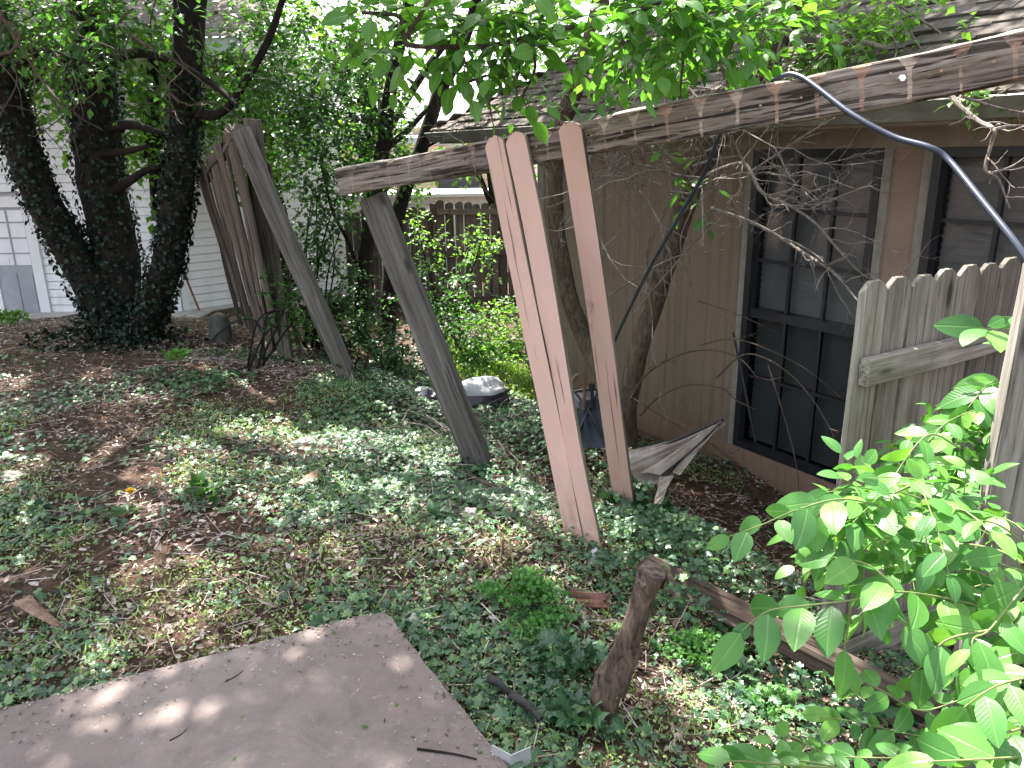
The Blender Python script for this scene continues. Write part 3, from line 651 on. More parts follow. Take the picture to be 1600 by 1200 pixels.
c = MB(); c.box(Q1*A(1,1,0)+D1*6+N1*.55+A(0,0,-.47), D1*6.4, N1*.75, A(0,0,.07)); c.box(Q1*A(1,1,0)+D2*1.4+N2*.12+A(0,0,-.461), D2*1.5, N2*.14, A(0,0,.07)); c.build('concrete_ledge', M_slab2, wb)
c = MB(); c.box(Q1*A(1,1,0)+D1*5.5-N1*2.2+A(0,0,2.84), D1*7, N1*2.9, A(0,0,.08)); c.build('roof_edge', M_whitetrim, wb)
c = MB(); R_ = Q1*A(1,1,0); c.add([R_+D1*-1.6+N1*.75+A(0,0,2.925), R_+D1*12.6+N1*.75+A(0,0,2.925), R_+D1*12.6-N1*3+A(0,0,4.6), R_+D1*-1.6-N1*3+A(0,0,4.6)], [[0,1,2,3]]); c.build('roof', M_shingle, wb)
# ------------------------------------------------------------------ far tan house and white shed
fh = thing('house', 'far tan house with a grey sloping roof seen past the thin tree trunks', 'house', (-1.5, 19, -1))
m = MB(); lap(m, A(-4.5,19,0), A(1,0,0), A(0,-1,0), 4.6, -1, 2.05, .2); m.box(A(-2.2,20.6,.5), A(2.29,0,0), A(0,1.55,0), A(0,0,1.5)); m.build('wall', m_flat('tan_siding', (.36,.28,.20), (.43,.34,.25), 2.), fh)
m = MB(); m.add([(-5,18.6,1.95),(.7,18.6,1.72),(.7,22.5,2.6),(-5,22.5,3.0),(-5,18.6,2.10),(.7,18.6,1.84),(.7,22.5,2.72),(-5,22.5,3.1)], [[0,1,5,4],[4,5,6,7],[1,2,6,5],[0,3,2,1]]); m.build('roof', m_flat('far_grey_roof', (.17,.17,.19), (.24,.24,.26), 3., .9), fh)
m = MB(); m.box(A(-1.2,18.97,1.1), A(.5,0,0), A(0,.02,0), A(0,0,.45)); m.build('window', M_bronze, fh)
sh = thing('shed', 'low white sided shed just behind the back fence', 'shed', (-.8, 15.5, -1))
m = MB(); lap(m, A(-3.4,15.5,0), A(1,0,0), A(0,-1,0), 4.9, -1, .80, .15); m.box(A(-.95,16.5,-.1), A(2.44,0,0), A(0,.95,0), A(0,0,.88)); m.build('wall', M_white, sh)
m = MB(); m.box(A(-.95,16.5,.84), A(2.6,0,0), A(0,1.15,0), A(0,0,.03)); m.build('roof', M_whitetrim, sh)

# ------------------------------------------------------------------ back fence
def run_fence(label, A0, A1, ztop0, ztop1, zb0, zb1, cat='fence', name='wooden_fence', mat='fence', miss=()):
    A0 = A(*A0, 0); A1 = A(*A1, 0); L = np.linalg.norm(A1-A0); D = (A1-A0)/L; N = A(D[1], -D[0], 0)
    th = thing(name, label, cat, (A0[0], A0[1], zb0)); n = int(L/.15)
    for i in range(n):
        if i in miss: continue
        t = (i+.5)/n; p = A0+D*L*t; zt = ztop0+(ztop1-ztop0)*t+random.uniform(-.02,.02); zb = zb0+(zb1-zb0)*t
        lean = random.uniform(-.012,.012)
        board('picket', p+A(0,0,zb)+N*.0, p+A(0,0,zt)+D*lean, N, .139, .016, W[mat], th, seg=2, ear=.03, low=True, seed=i, rough=0, bev=.002)
    for hz in (.25, .98, 1.62):
        z0 = zb0+hz; z1 = zb1+hz
        if z0 < ztop0-.05: board('rail', A0+A(0,0,z0)+N*.030, A1+A(0,0,z1)+N*.030, N, .09, .036, W['fence'], th, seg=3, low=True, seed=int(hz*10), rough=0)
    for q in np.linspace(0, 1, max(2, int(L/2.4)+1)):
        p = A0+D*L*q; board('post', p+A(0,0,zb0+(zb1-zb0)*q-.2)-N*.06, p+A(0,0,ztop0+(ztop1-ztop0)*q-.05)-N*.06, N, .09, .09, W['fence'], th, seg=3, low=True, seed=int(q*9), rough=0)
    return th
a = dp(436, 338, 12.6); b = dp(668, 322, 11.9); c_ = dp(680, 316, 11.9); d_ = dp(880, 322, 13.2)
run_fence('dark back fence section seen through the shrubs left of the thin trunks', (a[0], a[1]), (b[0], b[1]), a[2], b[2], -.85, -.85)
run_fence('dark brown back fence section with a pale rail right of the thin trunks', (c_[0], c_[1]), (d_[0], d_[1]), c_[2]+.03, d_[2]-.05, -.85, -.95)

# ------------------------------------------------------------------ sagging beam fence with the last pink pickets
BA = dp(541, 287, 4.40); BB = dp(1600, 90, 2.5); BD = unit(BB-BA); BBx = BB + BD*.55
BN = unit(np.cross(BD, A(0,0,1))); BN = BN if BN[1] < 0 else -BN
bf = thing('broken_fence', 'sagging split beam on a leaning post with three salmon pickets left hanging', 'fence', tuple(gp(750, 725, -.14)))
board('rail', BA, BBx, BN, .146, .085, W['beam'], bf, seg=300, rough=.0018, erode=.014, warp=.02, seed=4, ends=.03, bev=.008, cell=.0085)
pb = gp(752, 735, -.16); pt = dp(583, 308, 4.40)
board('post', pb-unit(pt-pb)*.25, pt, A(-.28,-.95,.1), .142, .095, W['post'], bf, seg=60, rough=.0014, warp=.008, seed=9, bev=.006, twist=.15)
def bpt(px):       # point of the beam's axis seen at column px
    best = min(np.linspace(-.1,1.1,1201), key=lambda t: abs(projx(BA+(BB-BA)*t)-px)); return BA+(BB-BA)*best
def projx(p):
    q = _M.T @ (p-C0); return 800+CAMF*q[0]/-q[2]
PUP = unit(np.cross(BD, BN)); PUP = PUP if PUP[2] > 0 else -PUP
def picket(pxt, bot, pzb, seed, tw=0., w=.128, tp=0., dz=0.):
    c = bpt(pxt); top = c + BN*(.0425+.013+dz) + PUP*.074; b = gp(*bot, pzb)
    L = np.linalg.norm(top-b); print('picket length', round(float(L), 2))
    return board('picket', b, top, BN, w, .019, [W['paint'], W['raw']], bf, seg=60, rough=.0009, ear=.032, bev=.003, warp=.014, seed=seed, ends=.012, twist=tw, taper=tp)
picket(786, (898, 838), -.06, 1, .0, .103, -.14); picket(819, (925, 845), -.06, 2, .02, .103, -.14, .004); picket(905, (977, 795), -.14, 3, -.04, .120)
nl = MB(); nl.tube([(0,0,-.002),(0,0,.004),(0,0,.010)], [.0022,.0026,.0050], 6)
rn = m_flat('rusty_nail', (.30,.12,.06), (.50,.38,.30), 60., .6)
nme = nl.mesh('nail', rn)
for i in range(22):
    L = np.linalg.norm(BBx-BA); t = .05 + i*.143; c = BA + BD*t; base = c + BN*.040 + PUP*random.uniform(-.006,.03)
    if any(abs(projx(c)-q) < 24 for q in (787, 823, 899)): continue
    o = bpy.data.objects.new('nail', nme); COL.objects.link(o); o.parent = bf
    o.matrix_local = Matrix.Translation(Vector(base-wloc(bf))) @ Vector(BN+A(random.uniform(-.3,.3),0,random.uniform(-.3,.3))).to_track_quat('Z','Y').to_matrix().to_4x4()
bo = MB(); c = bpt(1404) + BN*.040; ax = unit(BN + BD*.8)
bo.tube([c, c+ax*.035], [.0045,.0045], 8); bo.tube([c+ax*.035, c+ax*.0352, c+ax*.043], [.005,.011,.011], 6)
bo.build('bolt', m_flat('zinc_bolt', (.55,.56,.6), (.7,.7,.74), 20., .3, .5, .9), bf)

# ------------------------------------------------------------------ near panel and post on the right
GD = A(.857, .515, 0); GN = A(.515, -.857, 0)
G0 = dp(1366, 434, 2.60)
gt = thing('picket_fence', 'grey mossy dog-eared picket panel standing under the window at right', 'fence', (G0[0], G0[1], -.6))
for i in range(7):
    p = G0 + GD*.143*i; hgt = 1.17+ (.0,.0,-.006,.003,.006,.0,.01)[i]
    board('picket', A(p[0], p[1], -.66), A(p[0], p[1], hgt)+GD*random.uniform(-.004,.004), GN, .136, .019, W['panel'], gt, seg=40, rough=.0012, ear=.035, bev=.003, warp=.006, seed=20+i)
r0 = dp(1352, 582, 2.545); r1 = r0 + GD*.98
board('rail', r0, A(r1[0], r1[1], r0[2]+.01), GN, .098, .040, W['panel'], gt, seg=30, rough=.0015, seed=33, bev=.004, warp=.006)
r2 = r0*A(1,1,0)+A(0,0,-.30); board('rail', r2, r2+GD*.98, GN, .095, .040, W['panel'], gt, seg=20, rough=.0015, seed=34, warp=.01)
pp = dp(1600, 430, 1.95); 
np_ = board('fence_post', A(pp[0]+.055, pp[1], -.62), A(pp[0]+.062, pp[1], 1.70), A(-.35,-.93,0), .105, .10, W['post'], None, seg=60, rough=.0016, warp=.008, seed=41, bev=.007)
tag(np_, 'thick weathered grey post cut off by the right edge of the photo', 'post')

# ------------------------------------------------------------------ collapsed fence at left
cf = thing('broken_fence', 'collapsed fence of splayed thin slats beside the ivy covered trunks', 'fence', tuple(gp(420, 545, 0)))
p2b = gp(548, 598, -.02); p2t = dp(374, 203, 5.55)
board('post', p2b-unit(p2t-p2b)*.2, p2t, A(-.3,-.95,.2), .118, .095, W['post'], cf, seg=50, rough=.0016, warp=.02, seed=51, bev=.008, twist=.5)
ra = dp(372, 208, 5.62); rb = dp(320, 280, 7.2)
board('rail', ra+unit(ra-rb)*.05, rb, A(-1,-.3,.2), .09, .07, W['fence'], cf, seg=30, rough=.002, warp=.02, seed=52)
for i in range(15):
    t = i/14.; tt = min(1, t*1.02); top = ra+(rb-ra)*tt + A(-.03, -.03, .05+random.uniform(-.03,.07)); bx = 437-57*t+random.uniform(-6,6)
    bot = gp(bx, 552-50*t, 0)
    board('picket', bot, top, A(-.8+random.uniform(-.3,.3),-.6,0), random.uniform(.08,.135), .016, W['leaner'] if i % 3 else W['fence'], cf, seg=12, rough=.001, warp=.03, seed=60+i, twist=random.uniform(-.3,.3), ends=.02)
for (x0, y0, z0, x1, y1, d1, wd, q) in ((376,505,0,313,250,7.0,.05,0),(372,470,.3,317,277,7.1,.045,1),(432,545,0,386,215,5.9,.09,2),(470,552,0,452,420,6.4,.06,3),(422,548,0,402,300,6.1,.07,4),(440,540,0,418,255,6.0,.06,5)):
    board('picket', gp(x0,y0,z0), dp(x1,y1,d1), A(-.5,-.85,0), wd, .017, W['leaner'], cf, seg=12, rough=.001, warp=.03, seed=90+q, ends=.02)
board('picket', gp(446, 556, 0), dp(394, 186, 5.9), A(-.45,-.9,0), .15, .035, W['fence'], cf, seg=20, rough=.002, warp=.01, seed=99)

# ------------------------------------------------------------------ cable
def smooth(P, n=12):
    P = np.array(P, float); out = []
    Q = np.vstack([2*P[0]-P[1], P, 2*P[-1]-P[-2]])
    for i in range(1, len(Q)-2):
        for t in np.arange(n)/n:
            a, b, c, d = Q[i-1:i+3]; out.append(.5*((2*b)+(-a+c)*t+(2*a-5*b+4*c-d)*t*t+(-a+3*b-3*c+d)*t**3))
    out.append(P[-1]); return np.array(out)
over = bpt(1215)
cp = [dp(955,545,4.6), dp(975,500,4.3), dp(1012,425,4.0), dp(1060,340,3.65), dp(1098,275,3.45), dp(1122,218,3.3), dp(1150,165,3.2), over-BN*.07+PUP*.06-BD*.08, over+PUP*.082+BD*.0, over+BN*.055+PUP*.07+BD*.10,
      dp(1330,178,2.62), dp(1395,213,2.5), dp(1452,230,2.4), dp(1482,250,2.36), dp(1530,308,2.2), dp(1600,398,2.0), dp(1660,500,1.9), dp(1700,640,1.9)]
cb = MB(); cb.tube(smooth(cp, 10), .0092, 10); tag(cb.build('cable', m_flat('black_blue_rubber', (.022,.028,.045), (.04,.05,.08), 6., .32, .5), smooth=True), 'thick blue black cable draped over the sagging beam', 'cable')
# sun flecks of the photo: places on the ground the canopy leaves open
GAPS = [(*gp(px,py,0)[:2], rx, ry) for px,py,rx,ry in ((420,610,.38,.26),(470,655,.40,.20),(360,668,.34,.12),(520,690,.28,.12),(225,628,.18,.10),(560,640,.14,.14),(300,965,.12,.05),(60,745,.12,.06),(270,740,.14,.07),(610,770,.08,.04),(110,1000,.12,.05),(180,680,.12,.05),(1100,1000,.18,.14),(1180,1100,.2,.1),(500,740,.12,.06),(335,900,.10,.05))] + [(2.0,3.75,.45,.35),(-.15,7.5,.5,.55),(-.6,8.4,.6,.4)]
# ------------------------------------------------------------------ foliage generator
def twigs(ml, mt, S, D, Ln, nl, size, T, droop=.25, spread=1., up=1.2, wfac=1., trad=.0022, mi=0, hang=.15):
    """leafy twigs: start points S, directions D, lengths Ln, nl leaves each"""
    S = np.asarray(S, float); hh_ = np.maximum(S[:,2], 0); ex = S[:,0]-SUN[0]/SUN[2]*hh_; ey = S[:,1]-SUN[1]/SUN[2]*hh_; kp = np.ones(len(S), bool)
    for gx_, gy_, rx_, ry_ in GAPS: kp &= (((ex-gx_)/(rx_+.08))**2+((ey-gy_)/(ry_+.08))**2 > 1) | (S[:,2] < .9)
    S = S[kp]; D = D[kp]; n = len(S)
    if n == 0: return
    D = D/np.linalg.norm(D, axis=1, keepdims=True); Ln = np.broadcast_to(Ln, (n,))
    side = np.cross(D, A(0,0,1)); side /= (np.linalg.norm(side, axis=1, keepdims=True)+1e-6)
    P = []; Yl = []; Nl = []
    for k in range(nl):
        t = (k+.6)/nl; p = S + D*(Ln*t)[:,None]; p[:,2] -= droop*Ln*t*t
        sg = 1 if k % 2 else -1
        y = D*(.55 if k < nl-1 else 1.4) + side*sg*spread*(.9 if k < nl-1 else .1) + RNG.normal(size=(n,3))*.28; y[:,2] -= hang + droop*t
        P.append(p); Yl.append(y); nn = RNG.normal(size=(n,3))*.45; nn[:,2] += up; Nl.append(nn)
    P = np.concatenate(P); Yl = np.concatenate(Yl); Nl = np.concatenate(Nl)
    sc = size*RNG.uniform(.6, 1.15, len(P)); put(ml, T, P, Yl, Nl, sc, mi, sc*wfac)
    if mt is not None:
        for a, b in ((0, .5), (.5, 1.)):
            p0 = S + D*(Ln*a)[:,None]; p0[:,2] -= droop*Ln*a*a; p1 = S + D*(Ln*b)[:,None]; p1[:,2] -= droop*Ln*b*b
            tv = np.array([(cos(q)*1., 0, sin(q)*1.) for q in (0, 2.09, 4.19)]+[(cos(q)*.6, 1, sin(q)*.6) for q in (0, 2.09, 4.19)])
            Yv = p1-p0; ln = np.linalg.norm(Yv, axis=1); X = np.cross(Yv/ln[:,None], A(0,0,1)); X /= np.linalg.norm(X,axis=1,keepdims=True)+1e-6; N = np.cross(X, Yv/ln[:,None])
            V = p0[:,None] + (tv[None,:,0,None]*trad)*X[:,None] + tv[None,:,1,None]*Yv[:,None] + (tv[None,:,2,None]*trad)*N[:,None]
            F = np.array([[0,1,4,3],[1,2,5,4],[2,0,3,5]])[None] + (np.arange(n)*6)[:,None,None]; mt.add(V.reshape(-1,3), F.reshape(-1,4))
def region(cx, cy, rx, ry, d0, d1, n, clump=0):
    """points in a slice of space seen around a place of the photo; clumped around n/clump centres"""
    def one(m):
        a = RNG.uniform(0, 2*pi, m); r = np.sqrt(RNG.random(m)); d = RNG.uniform(d0, d1, m)
        return np.array([dp(cx+rx*r[i]*cos(a[i]), cy+ry*r[i]*sin(a[i]), d[i]) for i in range(m)])
    if not clump: return one(n)
    c = one(max(1, n//clump)); k = RNG.integers(0, len(c), n); sp = .5*(rx+ry)/CAMF*(d0+d1)*.5/ max(1.5, sqrt(len(c)))
    return c[k] + RNG.normal(size=(n,3))*sp*.75
def grow(mt, p, d, L, r, depth, seed, wig=.25, kids=3, grav=0., tips=None, ratio=.62, sides=5, rough=.1):
    rg = np.random.default_rng(seed); pts = [A(*p)]; d = unit(d); n = 7; dd = d.copy()
    for i in range(n):
        dd = unit(dd + rg.normal(size=3)*wig + A(0,0,grav)); pts.append(pts[-1]+dd*L/n)
    rr = np.linspace(r, r*.42, n+1); mt.tube(pts, rr, sides if depth > 0 else 4, cap=False, rough=rough, seed=seed)
    if tips is not None and depth <= 1: tips += [(pts[-1], dd), (pts[n//2], dd)]
    if depth > 0:
        for k in range(kids):
            i = int(rg.integers(2, n+1)); s = unit(np.cross(dd, rg.normal(size=3))); nd = unit(pts[i]-pts[i-1])*rg.uniform(.5,1.) + s*rg.uniform(.5,1.1)
            grow(mt, pts[i], nd, L*ratio*rg.uniform(.6,1.1), rr[i]*.62, depth-1, seed*7+k+1, wig, kids, grav, tips, ratio, sides, rough)
def path(L, n=10): return smooth([dp(*q) for q in L], n)

# ------------------------------------------------------------------ ivy-covered tree with three trunks
t1 = thing('ivy_covered_tree', 'big dark tree with three ivy covered trunks rising from one base at left', 'tree', (-3.75, 7.25, 0))
TB = A(-3.72, 7.2, 0); trk = MB(); stems = []
def stem(px, r0, r1, n=14, seed=1, sides=28, rough=.07):
    P = path(px, n); rr = np.linspace(0, 1, len(P)); R_ = r0*(1-rr)+r1*rr; R_ = R_*(1+.30*np.exp(-rr*22)); stems.append((P, R_)); trk.tube(P, R_, sides, rough=rough, seed=seed)
stem([(205,530,7.05),(168,490,7.1),(118,405,7.1),(62,300,7.0),(22,190,6.9),(-10,60,6.8),(-45,-120,6.7),(-80,-330,6.6)], .155, .13, seed=1)
stem([(195,535,7.15),(185,470,7.25),(178,380,7.3),(158,280,7.3),(148,180,7.25),(142,60,7.2),(150,-90,7.3),(170,-300,7.5)], .215, .18, seed=2)
stem([(215,530,7.05),(238,480,7.0),(262,410,6.95),(276,320,6.9),(286,220,6.9),(292,110,6.9),(300,-40,6.9),(330,-300,7.0)], .13, .12, seed=3)
trk.build('trunk', B_dark, t1, smooth=True)
br = MB(); limbtips = []
for P in ([(175,300,7.2),(200,285,7.1),(225,268,7.05),(255,258,7.0),(272,250,6.95)],[(165,200,7.2),(205,195,7.0),(245,205,6.9),(280,215,6.9)],[(150,110,7.1),(200,85,6.8),(260,92,6.5),(330,130,6.2),(372,165,6.0)],[(290,170,6.9),(335,180,6.7),(370,150,6.5),(420,60,6.3),(450,-30,6.2)],[(0,130,6.8),(60,80,6.6),(100,95,6.4)],[(150,240,7.2),(190,238,7),(230,228,6.8)]):
    Q = path(P, 8); br.tube(Q, np.linspace(.045,.02,len(Q)), 8, rough=.12, seed=len(P))
H = []
for i, (x, y, z, dx, dy) in enumerate(((-4.3,6.6,4.2,-.5,-.7),(-3.6,7.3,4.4,.0,-1.),(-3.5,7,4.3,.7,-.6),(-4.2,7.2,4.4,-1,.2),(-3.2,7.2,4.2,.8,.5),(-3.9,7.,4.6,-.2,-1.2),(-4,6.8,4.4,.3,-1.3),(-4.4,6.8,4.3,-.9,-1.1))):
    grow(br, (x,y,z), A(dx,dy,.55), 3.6, .10, 2, 100+i, .16, 3, .0, H, .7)
br.build('branch', B_dark, t1, smooth=True)
iv = MB()
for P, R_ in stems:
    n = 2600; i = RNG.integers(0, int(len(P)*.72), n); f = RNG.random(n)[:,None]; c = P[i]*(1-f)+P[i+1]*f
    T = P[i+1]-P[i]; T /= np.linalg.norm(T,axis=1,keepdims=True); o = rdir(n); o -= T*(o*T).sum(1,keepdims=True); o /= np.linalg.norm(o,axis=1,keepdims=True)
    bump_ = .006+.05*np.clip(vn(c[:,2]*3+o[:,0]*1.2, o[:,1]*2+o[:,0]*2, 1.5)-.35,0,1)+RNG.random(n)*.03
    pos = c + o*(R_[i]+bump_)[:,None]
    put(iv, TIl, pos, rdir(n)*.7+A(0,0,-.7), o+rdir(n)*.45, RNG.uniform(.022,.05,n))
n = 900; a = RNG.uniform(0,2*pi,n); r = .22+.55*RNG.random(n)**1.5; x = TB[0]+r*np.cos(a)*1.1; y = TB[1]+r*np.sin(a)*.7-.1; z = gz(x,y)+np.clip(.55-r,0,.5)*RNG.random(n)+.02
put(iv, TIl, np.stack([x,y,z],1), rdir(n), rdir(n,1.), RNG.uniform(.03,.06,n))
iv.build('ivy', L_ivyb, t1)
vi = MB()
for q in range(17):      # hanging vine stems and twigs
    x0 = random.uniform(-20, 330); y0 = random.uniform(-20, 110); d = random.uniform(5.2, 6.9); ln = random.uniform(60, 200)
    Q = path([(x0,y0,d),(x0+random.uniform(-25,25),y0+ln*.35,d),(x0+random.uniform(-30,35),y0+ln*.7,d),(x0+random.uniform(-20,60),y0+ln,d)], 6); vi.tube(Q, np.linspace(.006,.0025,len(Q)), 5, cap=False)
for P in ([(0,20,5.5),(30,70,5.5),(62,120,5.5),(85,150,5.4),(97,170,5.4),(90,165,5.4)],[(200,55,6.2),(235,75,6.2),(265,90,6.2),(300,115,6.2),(330,140,6.1)],[(0,85,4.8),(18,80,4.8),(30,60,4.8),(22,40,4.8),(0,30,4.8)]):
    Q = path(P, 8); vi.tube(Q, np.linspace(.011,.005,len(Q)), 6, cap=False)
for q in range(4): x0 = random.uniform(100, 330); grow(vi, dp(x0, random.uniform(60,150), 6.3), A(random.uniform(-1,1),-.2,random.uniform(-.6,.2)), .9, .008, 2, 300+q, .25, 3, -.02)
vi.build('vine_stem', B_twig, t1)
cr = MB(); ct = MB()
for R_ in ((60,30,120,55,5.6,7,150),(190,40,120,55,5.8,6.9,150),(330,50,100,70,5.8,7.4,130),(420,70,80,90,6,7.6,150),(60,-50,200,60,5.6,7,100),(300,-50,220,60,5.8,7.4,120),(230,110,50,35,6.2,6.8,26),(350,180,50,40,6.6,7.4,34),(120,110,50,25,6.0,6.6,14)):
    S = region(*R_, clump=6); D = rdir(len(S), -.15); twigs(cr, ct, S, D, .30, 7, .078, TS, .3, wfac=1.05)
# the high crown, well above the frame, that shades the yard; gaps let sun through
def shade(n, x0, x1, y0, y1, h0, h1, keep):
    x = RNG.uniform(x0,x1,n); y = RNG.uniform(y0,y1,n); h = RNG.uniform(h0,h1,n); k = keep(x,y)
    for gx_, gy_, rx_, ry_ in GAPS: k &= ((x-gx_)/(rx_+.16))**2+((y-gy_)/(ry_+.16))**2 > 1
    x,y,h = x[k],y[k],h[k]; return np.stack([x+SUN[0]*h/SUN[2], y+SUN[1]*h/SUN[2], h],1)
S = shade(6800, -6.4, 3.6, -1.8, 9.4, 4.4, 7.2, lambda x,y: (vn(x,y,1.6)+.25*vn(x,y,5) > .22) & ~((x > .75) & (y < 2.6)) & ~((x > -2.6) & (y > 6.7)) & ~((x > -1.3) & (x < .5) & (y > 5.7)))
S = np.concatenate([S, shade(1600, -7.2, -1.7, 6.0, 9.0, 5.0, 7.2, lambda x,y: vn(x,y,2.) > .1), shade(1500, -3.2, .7, -.6, 2.75, 4.6, 6.6, lambda x,y: vn(x,y,3.) > .12)]); print('high crown twigs', len(S)); twigs(cr, ct, S, rdir(len(S), .05), .42, 7, .125, TS, .15, wfac=1.1)
cr.build('crown', L_mid, t1); ct.build('twig', B_twig, t1)

# ------------------------------------------------------------------ thin trees in the middle
def thin_tree(label, stems_, regs, mat, size, bark=B_dark, T=TS, nl=8, tl=.32, up=1.2):
    b = dp(*stems_[0][0][0]); th = thing('young_tree', label, 'tree', tuple(b), 'young trees between the two broken fences')
    tr = MB()
    for i, (P, r0, r1) in enumerate(stems_): Q = path(P, 10); tr.tube(Q, np.linspace(r0, r1, len(Q)), 12, rough=.08, seed=i+3)
    tr.build('trunk', bark, th, smooth=True); c = MB(); t = MB()
    for R_ in regs: S = region(*R_, clump=7); twigs(c, t, S, rdir(len(S), .0), tl, nl, size, T, .25, up=up, wfac=1.1)
    c.build('crown', mat, th); t.build('twig', B_twig, th); return th
thin_tree('dark young tree whose straight trunk rises behind the left end of the beam', [([(572,600,7.6),(566,520,7.6),(566,440,7.6),(576,360,7.6),(589,280,7.6),(600,220,7.6),(610,140,7.6),(622,80,7.6),(640,0,7.6),(660,-120,7.6)], .085, .05),([(600,235,7.6),(640,200,7.7),(672,165,7.8)], .035,.02),([(566,440,7.6),(545,380,7.5),(520,330,7.4),(500,250,7.3)], .02,.012)],
  [(510,70,60,50,7,8.4,110),(590,120,45,60,7,8,90),(510,190,65,50,6.8,8,150),(465,130,50,50,6.8,7.8,80),(560,250,50,35,7,8,56),(450,280,35,40,6.8,7.6,34),(600,10,60,30,7,8.2,40),(610,-40,90,30,7,8.2,30),(620,185,22,25,7.2,7.8,12)], L_dark, .07)
thin_tree('young tree leaning right with a forked trunk in front of the white sky', [([(598,600,8.4),(606,500,8.4),(614,400,8.4),(622,335,8.4),(635,290,8.4),(655,240,8.4),(672,190,8.4),(684,150,8.4),(702,115,8.4),(730,50,8.4),(760,-60,8.5)], .10, .05),([(678,165,8.4),(700,145,8.5),(725,130,8.6),(760,118,8.8)], .035,.015),([(655,240,8.4),(670,228,8.3),(690,218,8.2)], .02,.01)],
  [(680,20,45,30,7.6,9,40),(650,85,25,25,7.8,8.8,14),(780,20,50,30,7.8,9,24),(640,225,40,20,8,8.8,18),(745,140,30,12,8,8.8,9)], L_mid, .075)

# ------------------------------------------------------------------ shrubs behind the broken fence
def shrub(label, base, regs, mat, size, nl=8, tl=.28, stems_n=10, up=1., T=TS, grp='leafy shrubs behind the broken fence', hh=1.3):
    b = A(*base); th = thing('shrub', label, 'shrub', tuple(b), grp); s = MB(); c = MB(); al = []
    for R_ in regs: S = region(*R_, clump=6); al.append(S); twigs(c, s, S, rdir(len(S), .15), tl, nl, size, T, .3, up=up, wfac=1.15)
    al = np.concatenate(al); k = RNG.choice(len(al), min(stems_n, len(al)), False)
    for i in k:
        q = al[i]; m = (b+q)/2 + A(random.uniform(-.12,.12), random.uniform(-.1,.1), .15); P = smooth([b+A(random.uniform(-.1,.1),random.uniform(-.1,.1),-.03), m, q], 8); s.tube(P, np.linspace(.011,.004,len(P)), 5, cap=False)
    c.build('foliage', mat, th); s.build('stem', B_dark, th)
shrub('dark tall shrub with thin stems between the leaning post and the beam end', (-1.9,7.2,-.3), [(490,340,40,50,6.6,7.6,84),(515,430,40,55,6.6,7.6,90),(470,430,25,50,6.6,7.4,26),(530,520,45,45,6.4,7.4,70),(500,290,45,35,6.8,7.6,32)], L_dark, .062, stems_n=16)
shrub('low dark shrub at the foot of the thin trunks', (-1.1,7.0,-.35), [(600,540,50,45,6.3,7.2,80),(560,480,35,35,6.5,7.4,40),(640,575,35,22,6.2,6.8,40),(590,595,45,14,6,6.6,34)], L_dark, .058)
shrub('broad light green shrub in front of the brown fence right of the leaning post', (-.5,8.0,-.6), [(690,470,45,50,7.2,8.6,80),(735,530,40,35,7,8.2,70),(660,420,25,30,7.6,8.6,18),(720,580,45,18,6.8,7.6,30)], m_leaf('shrub_leaf', [(.03,.09,.02),(.045,.14,.028),(.08,.20,.04)], .4, .42), .066)
shrub('sprawling sunlit pale green plant low by the three pickets', (.15,8.4,-.7), [(780,520,50,35,7.6,8.8,120),(800,560,40,30,7.2,8.4,80),(760,560,40,25,7.2,8,60)], L_light, .06)
shrub('airy light green sapling whose sprays hang under the beam', (-.8,8.6,-.6), [(700,330,50,25,8,9,34),(745,370,40,30,8,9,34),(680,385,35,20,8,8.8,16),(640,340,25,30,8,8.8,14),(790,330,30,30,8,9,14)], L_light, .062, tl=.34)
shrub('small leafy sprout in front of the splayed slats', (-2.0,5.9,0), [(425,480,32,32,5.8,6.2,36),(455,500,28,22,5.8,6.2,18)], L_mid, .055, nl=6, tl=.2, stems_n=6)
shrub('little dark weed tuft beside the foot of the leaning post', (-1.2,5.7,-.02), [(560,585,28,22,5.4,6.0,26)], L_dark, .05, nl=6, tl=.16, stems_n=5)
# trees beyond the fences, in full sun
def far_tree(label, base, regs, mat=L_light, size=.12, T=TS, tr=.12):
    b = A(*base); th = thing('tree', label, 'tree', tuple(b), 'sunlit trees beyond the fences'); s = MB(); c = MB(); al = []
    for R_ in regs: S = region(*R_, clump=8); al.append(S.mean(0)); twigs(c, None, S, rdir(len(S), .1), .5, 8, size, T, .2, wfac=1.2)
    top = np.mean(al, 0); s.tube(smooth([b, (b+top)/2+A(.1,0,0), top], 8), np.linspace(tr, tr*.4, 17), 8, rough=.1)
    for q in al: s.tube(smooth([(b+top)/2, (top+q)/2+A(0,0,.1), q], 6), np.linspace(tr*.4, tr*.15, 13), 6)
    c.build('crown', mat, th); s.build('trunk', B_dark, th)
far_tree('sunlit tree glowing between the left and middle ivy covered trunks', (-10.5,9.6,-.4), [(75,110,60,60,8.6,9.4,90),(110,140,35,35,8.6,9.4,40),(30,60,60,40,8.6,9.6,60)])
far_tree('sunlit tree glowing between the middle and right ivy covered trunks', (-4.3,9.3,-.4), [(225,175,45,45,8.8,9.6,75),(240,110,45,40,8.8,9.6,60),(225,235,32,20,8.6,9.2,26),(250,40,50,40,8.8,9.6,50)])
far_tree('sunlit tree showing over the splayed slats', (-3.3,11.5,-.6), [(360,190,55,60,9.4,11,100),(420,250,60,60,9.6,11,100),(340,100,60,50,9.6,11,60),(460,190,60,60,10,11.5,100),(400,60,70,60,10,11.5,90)])
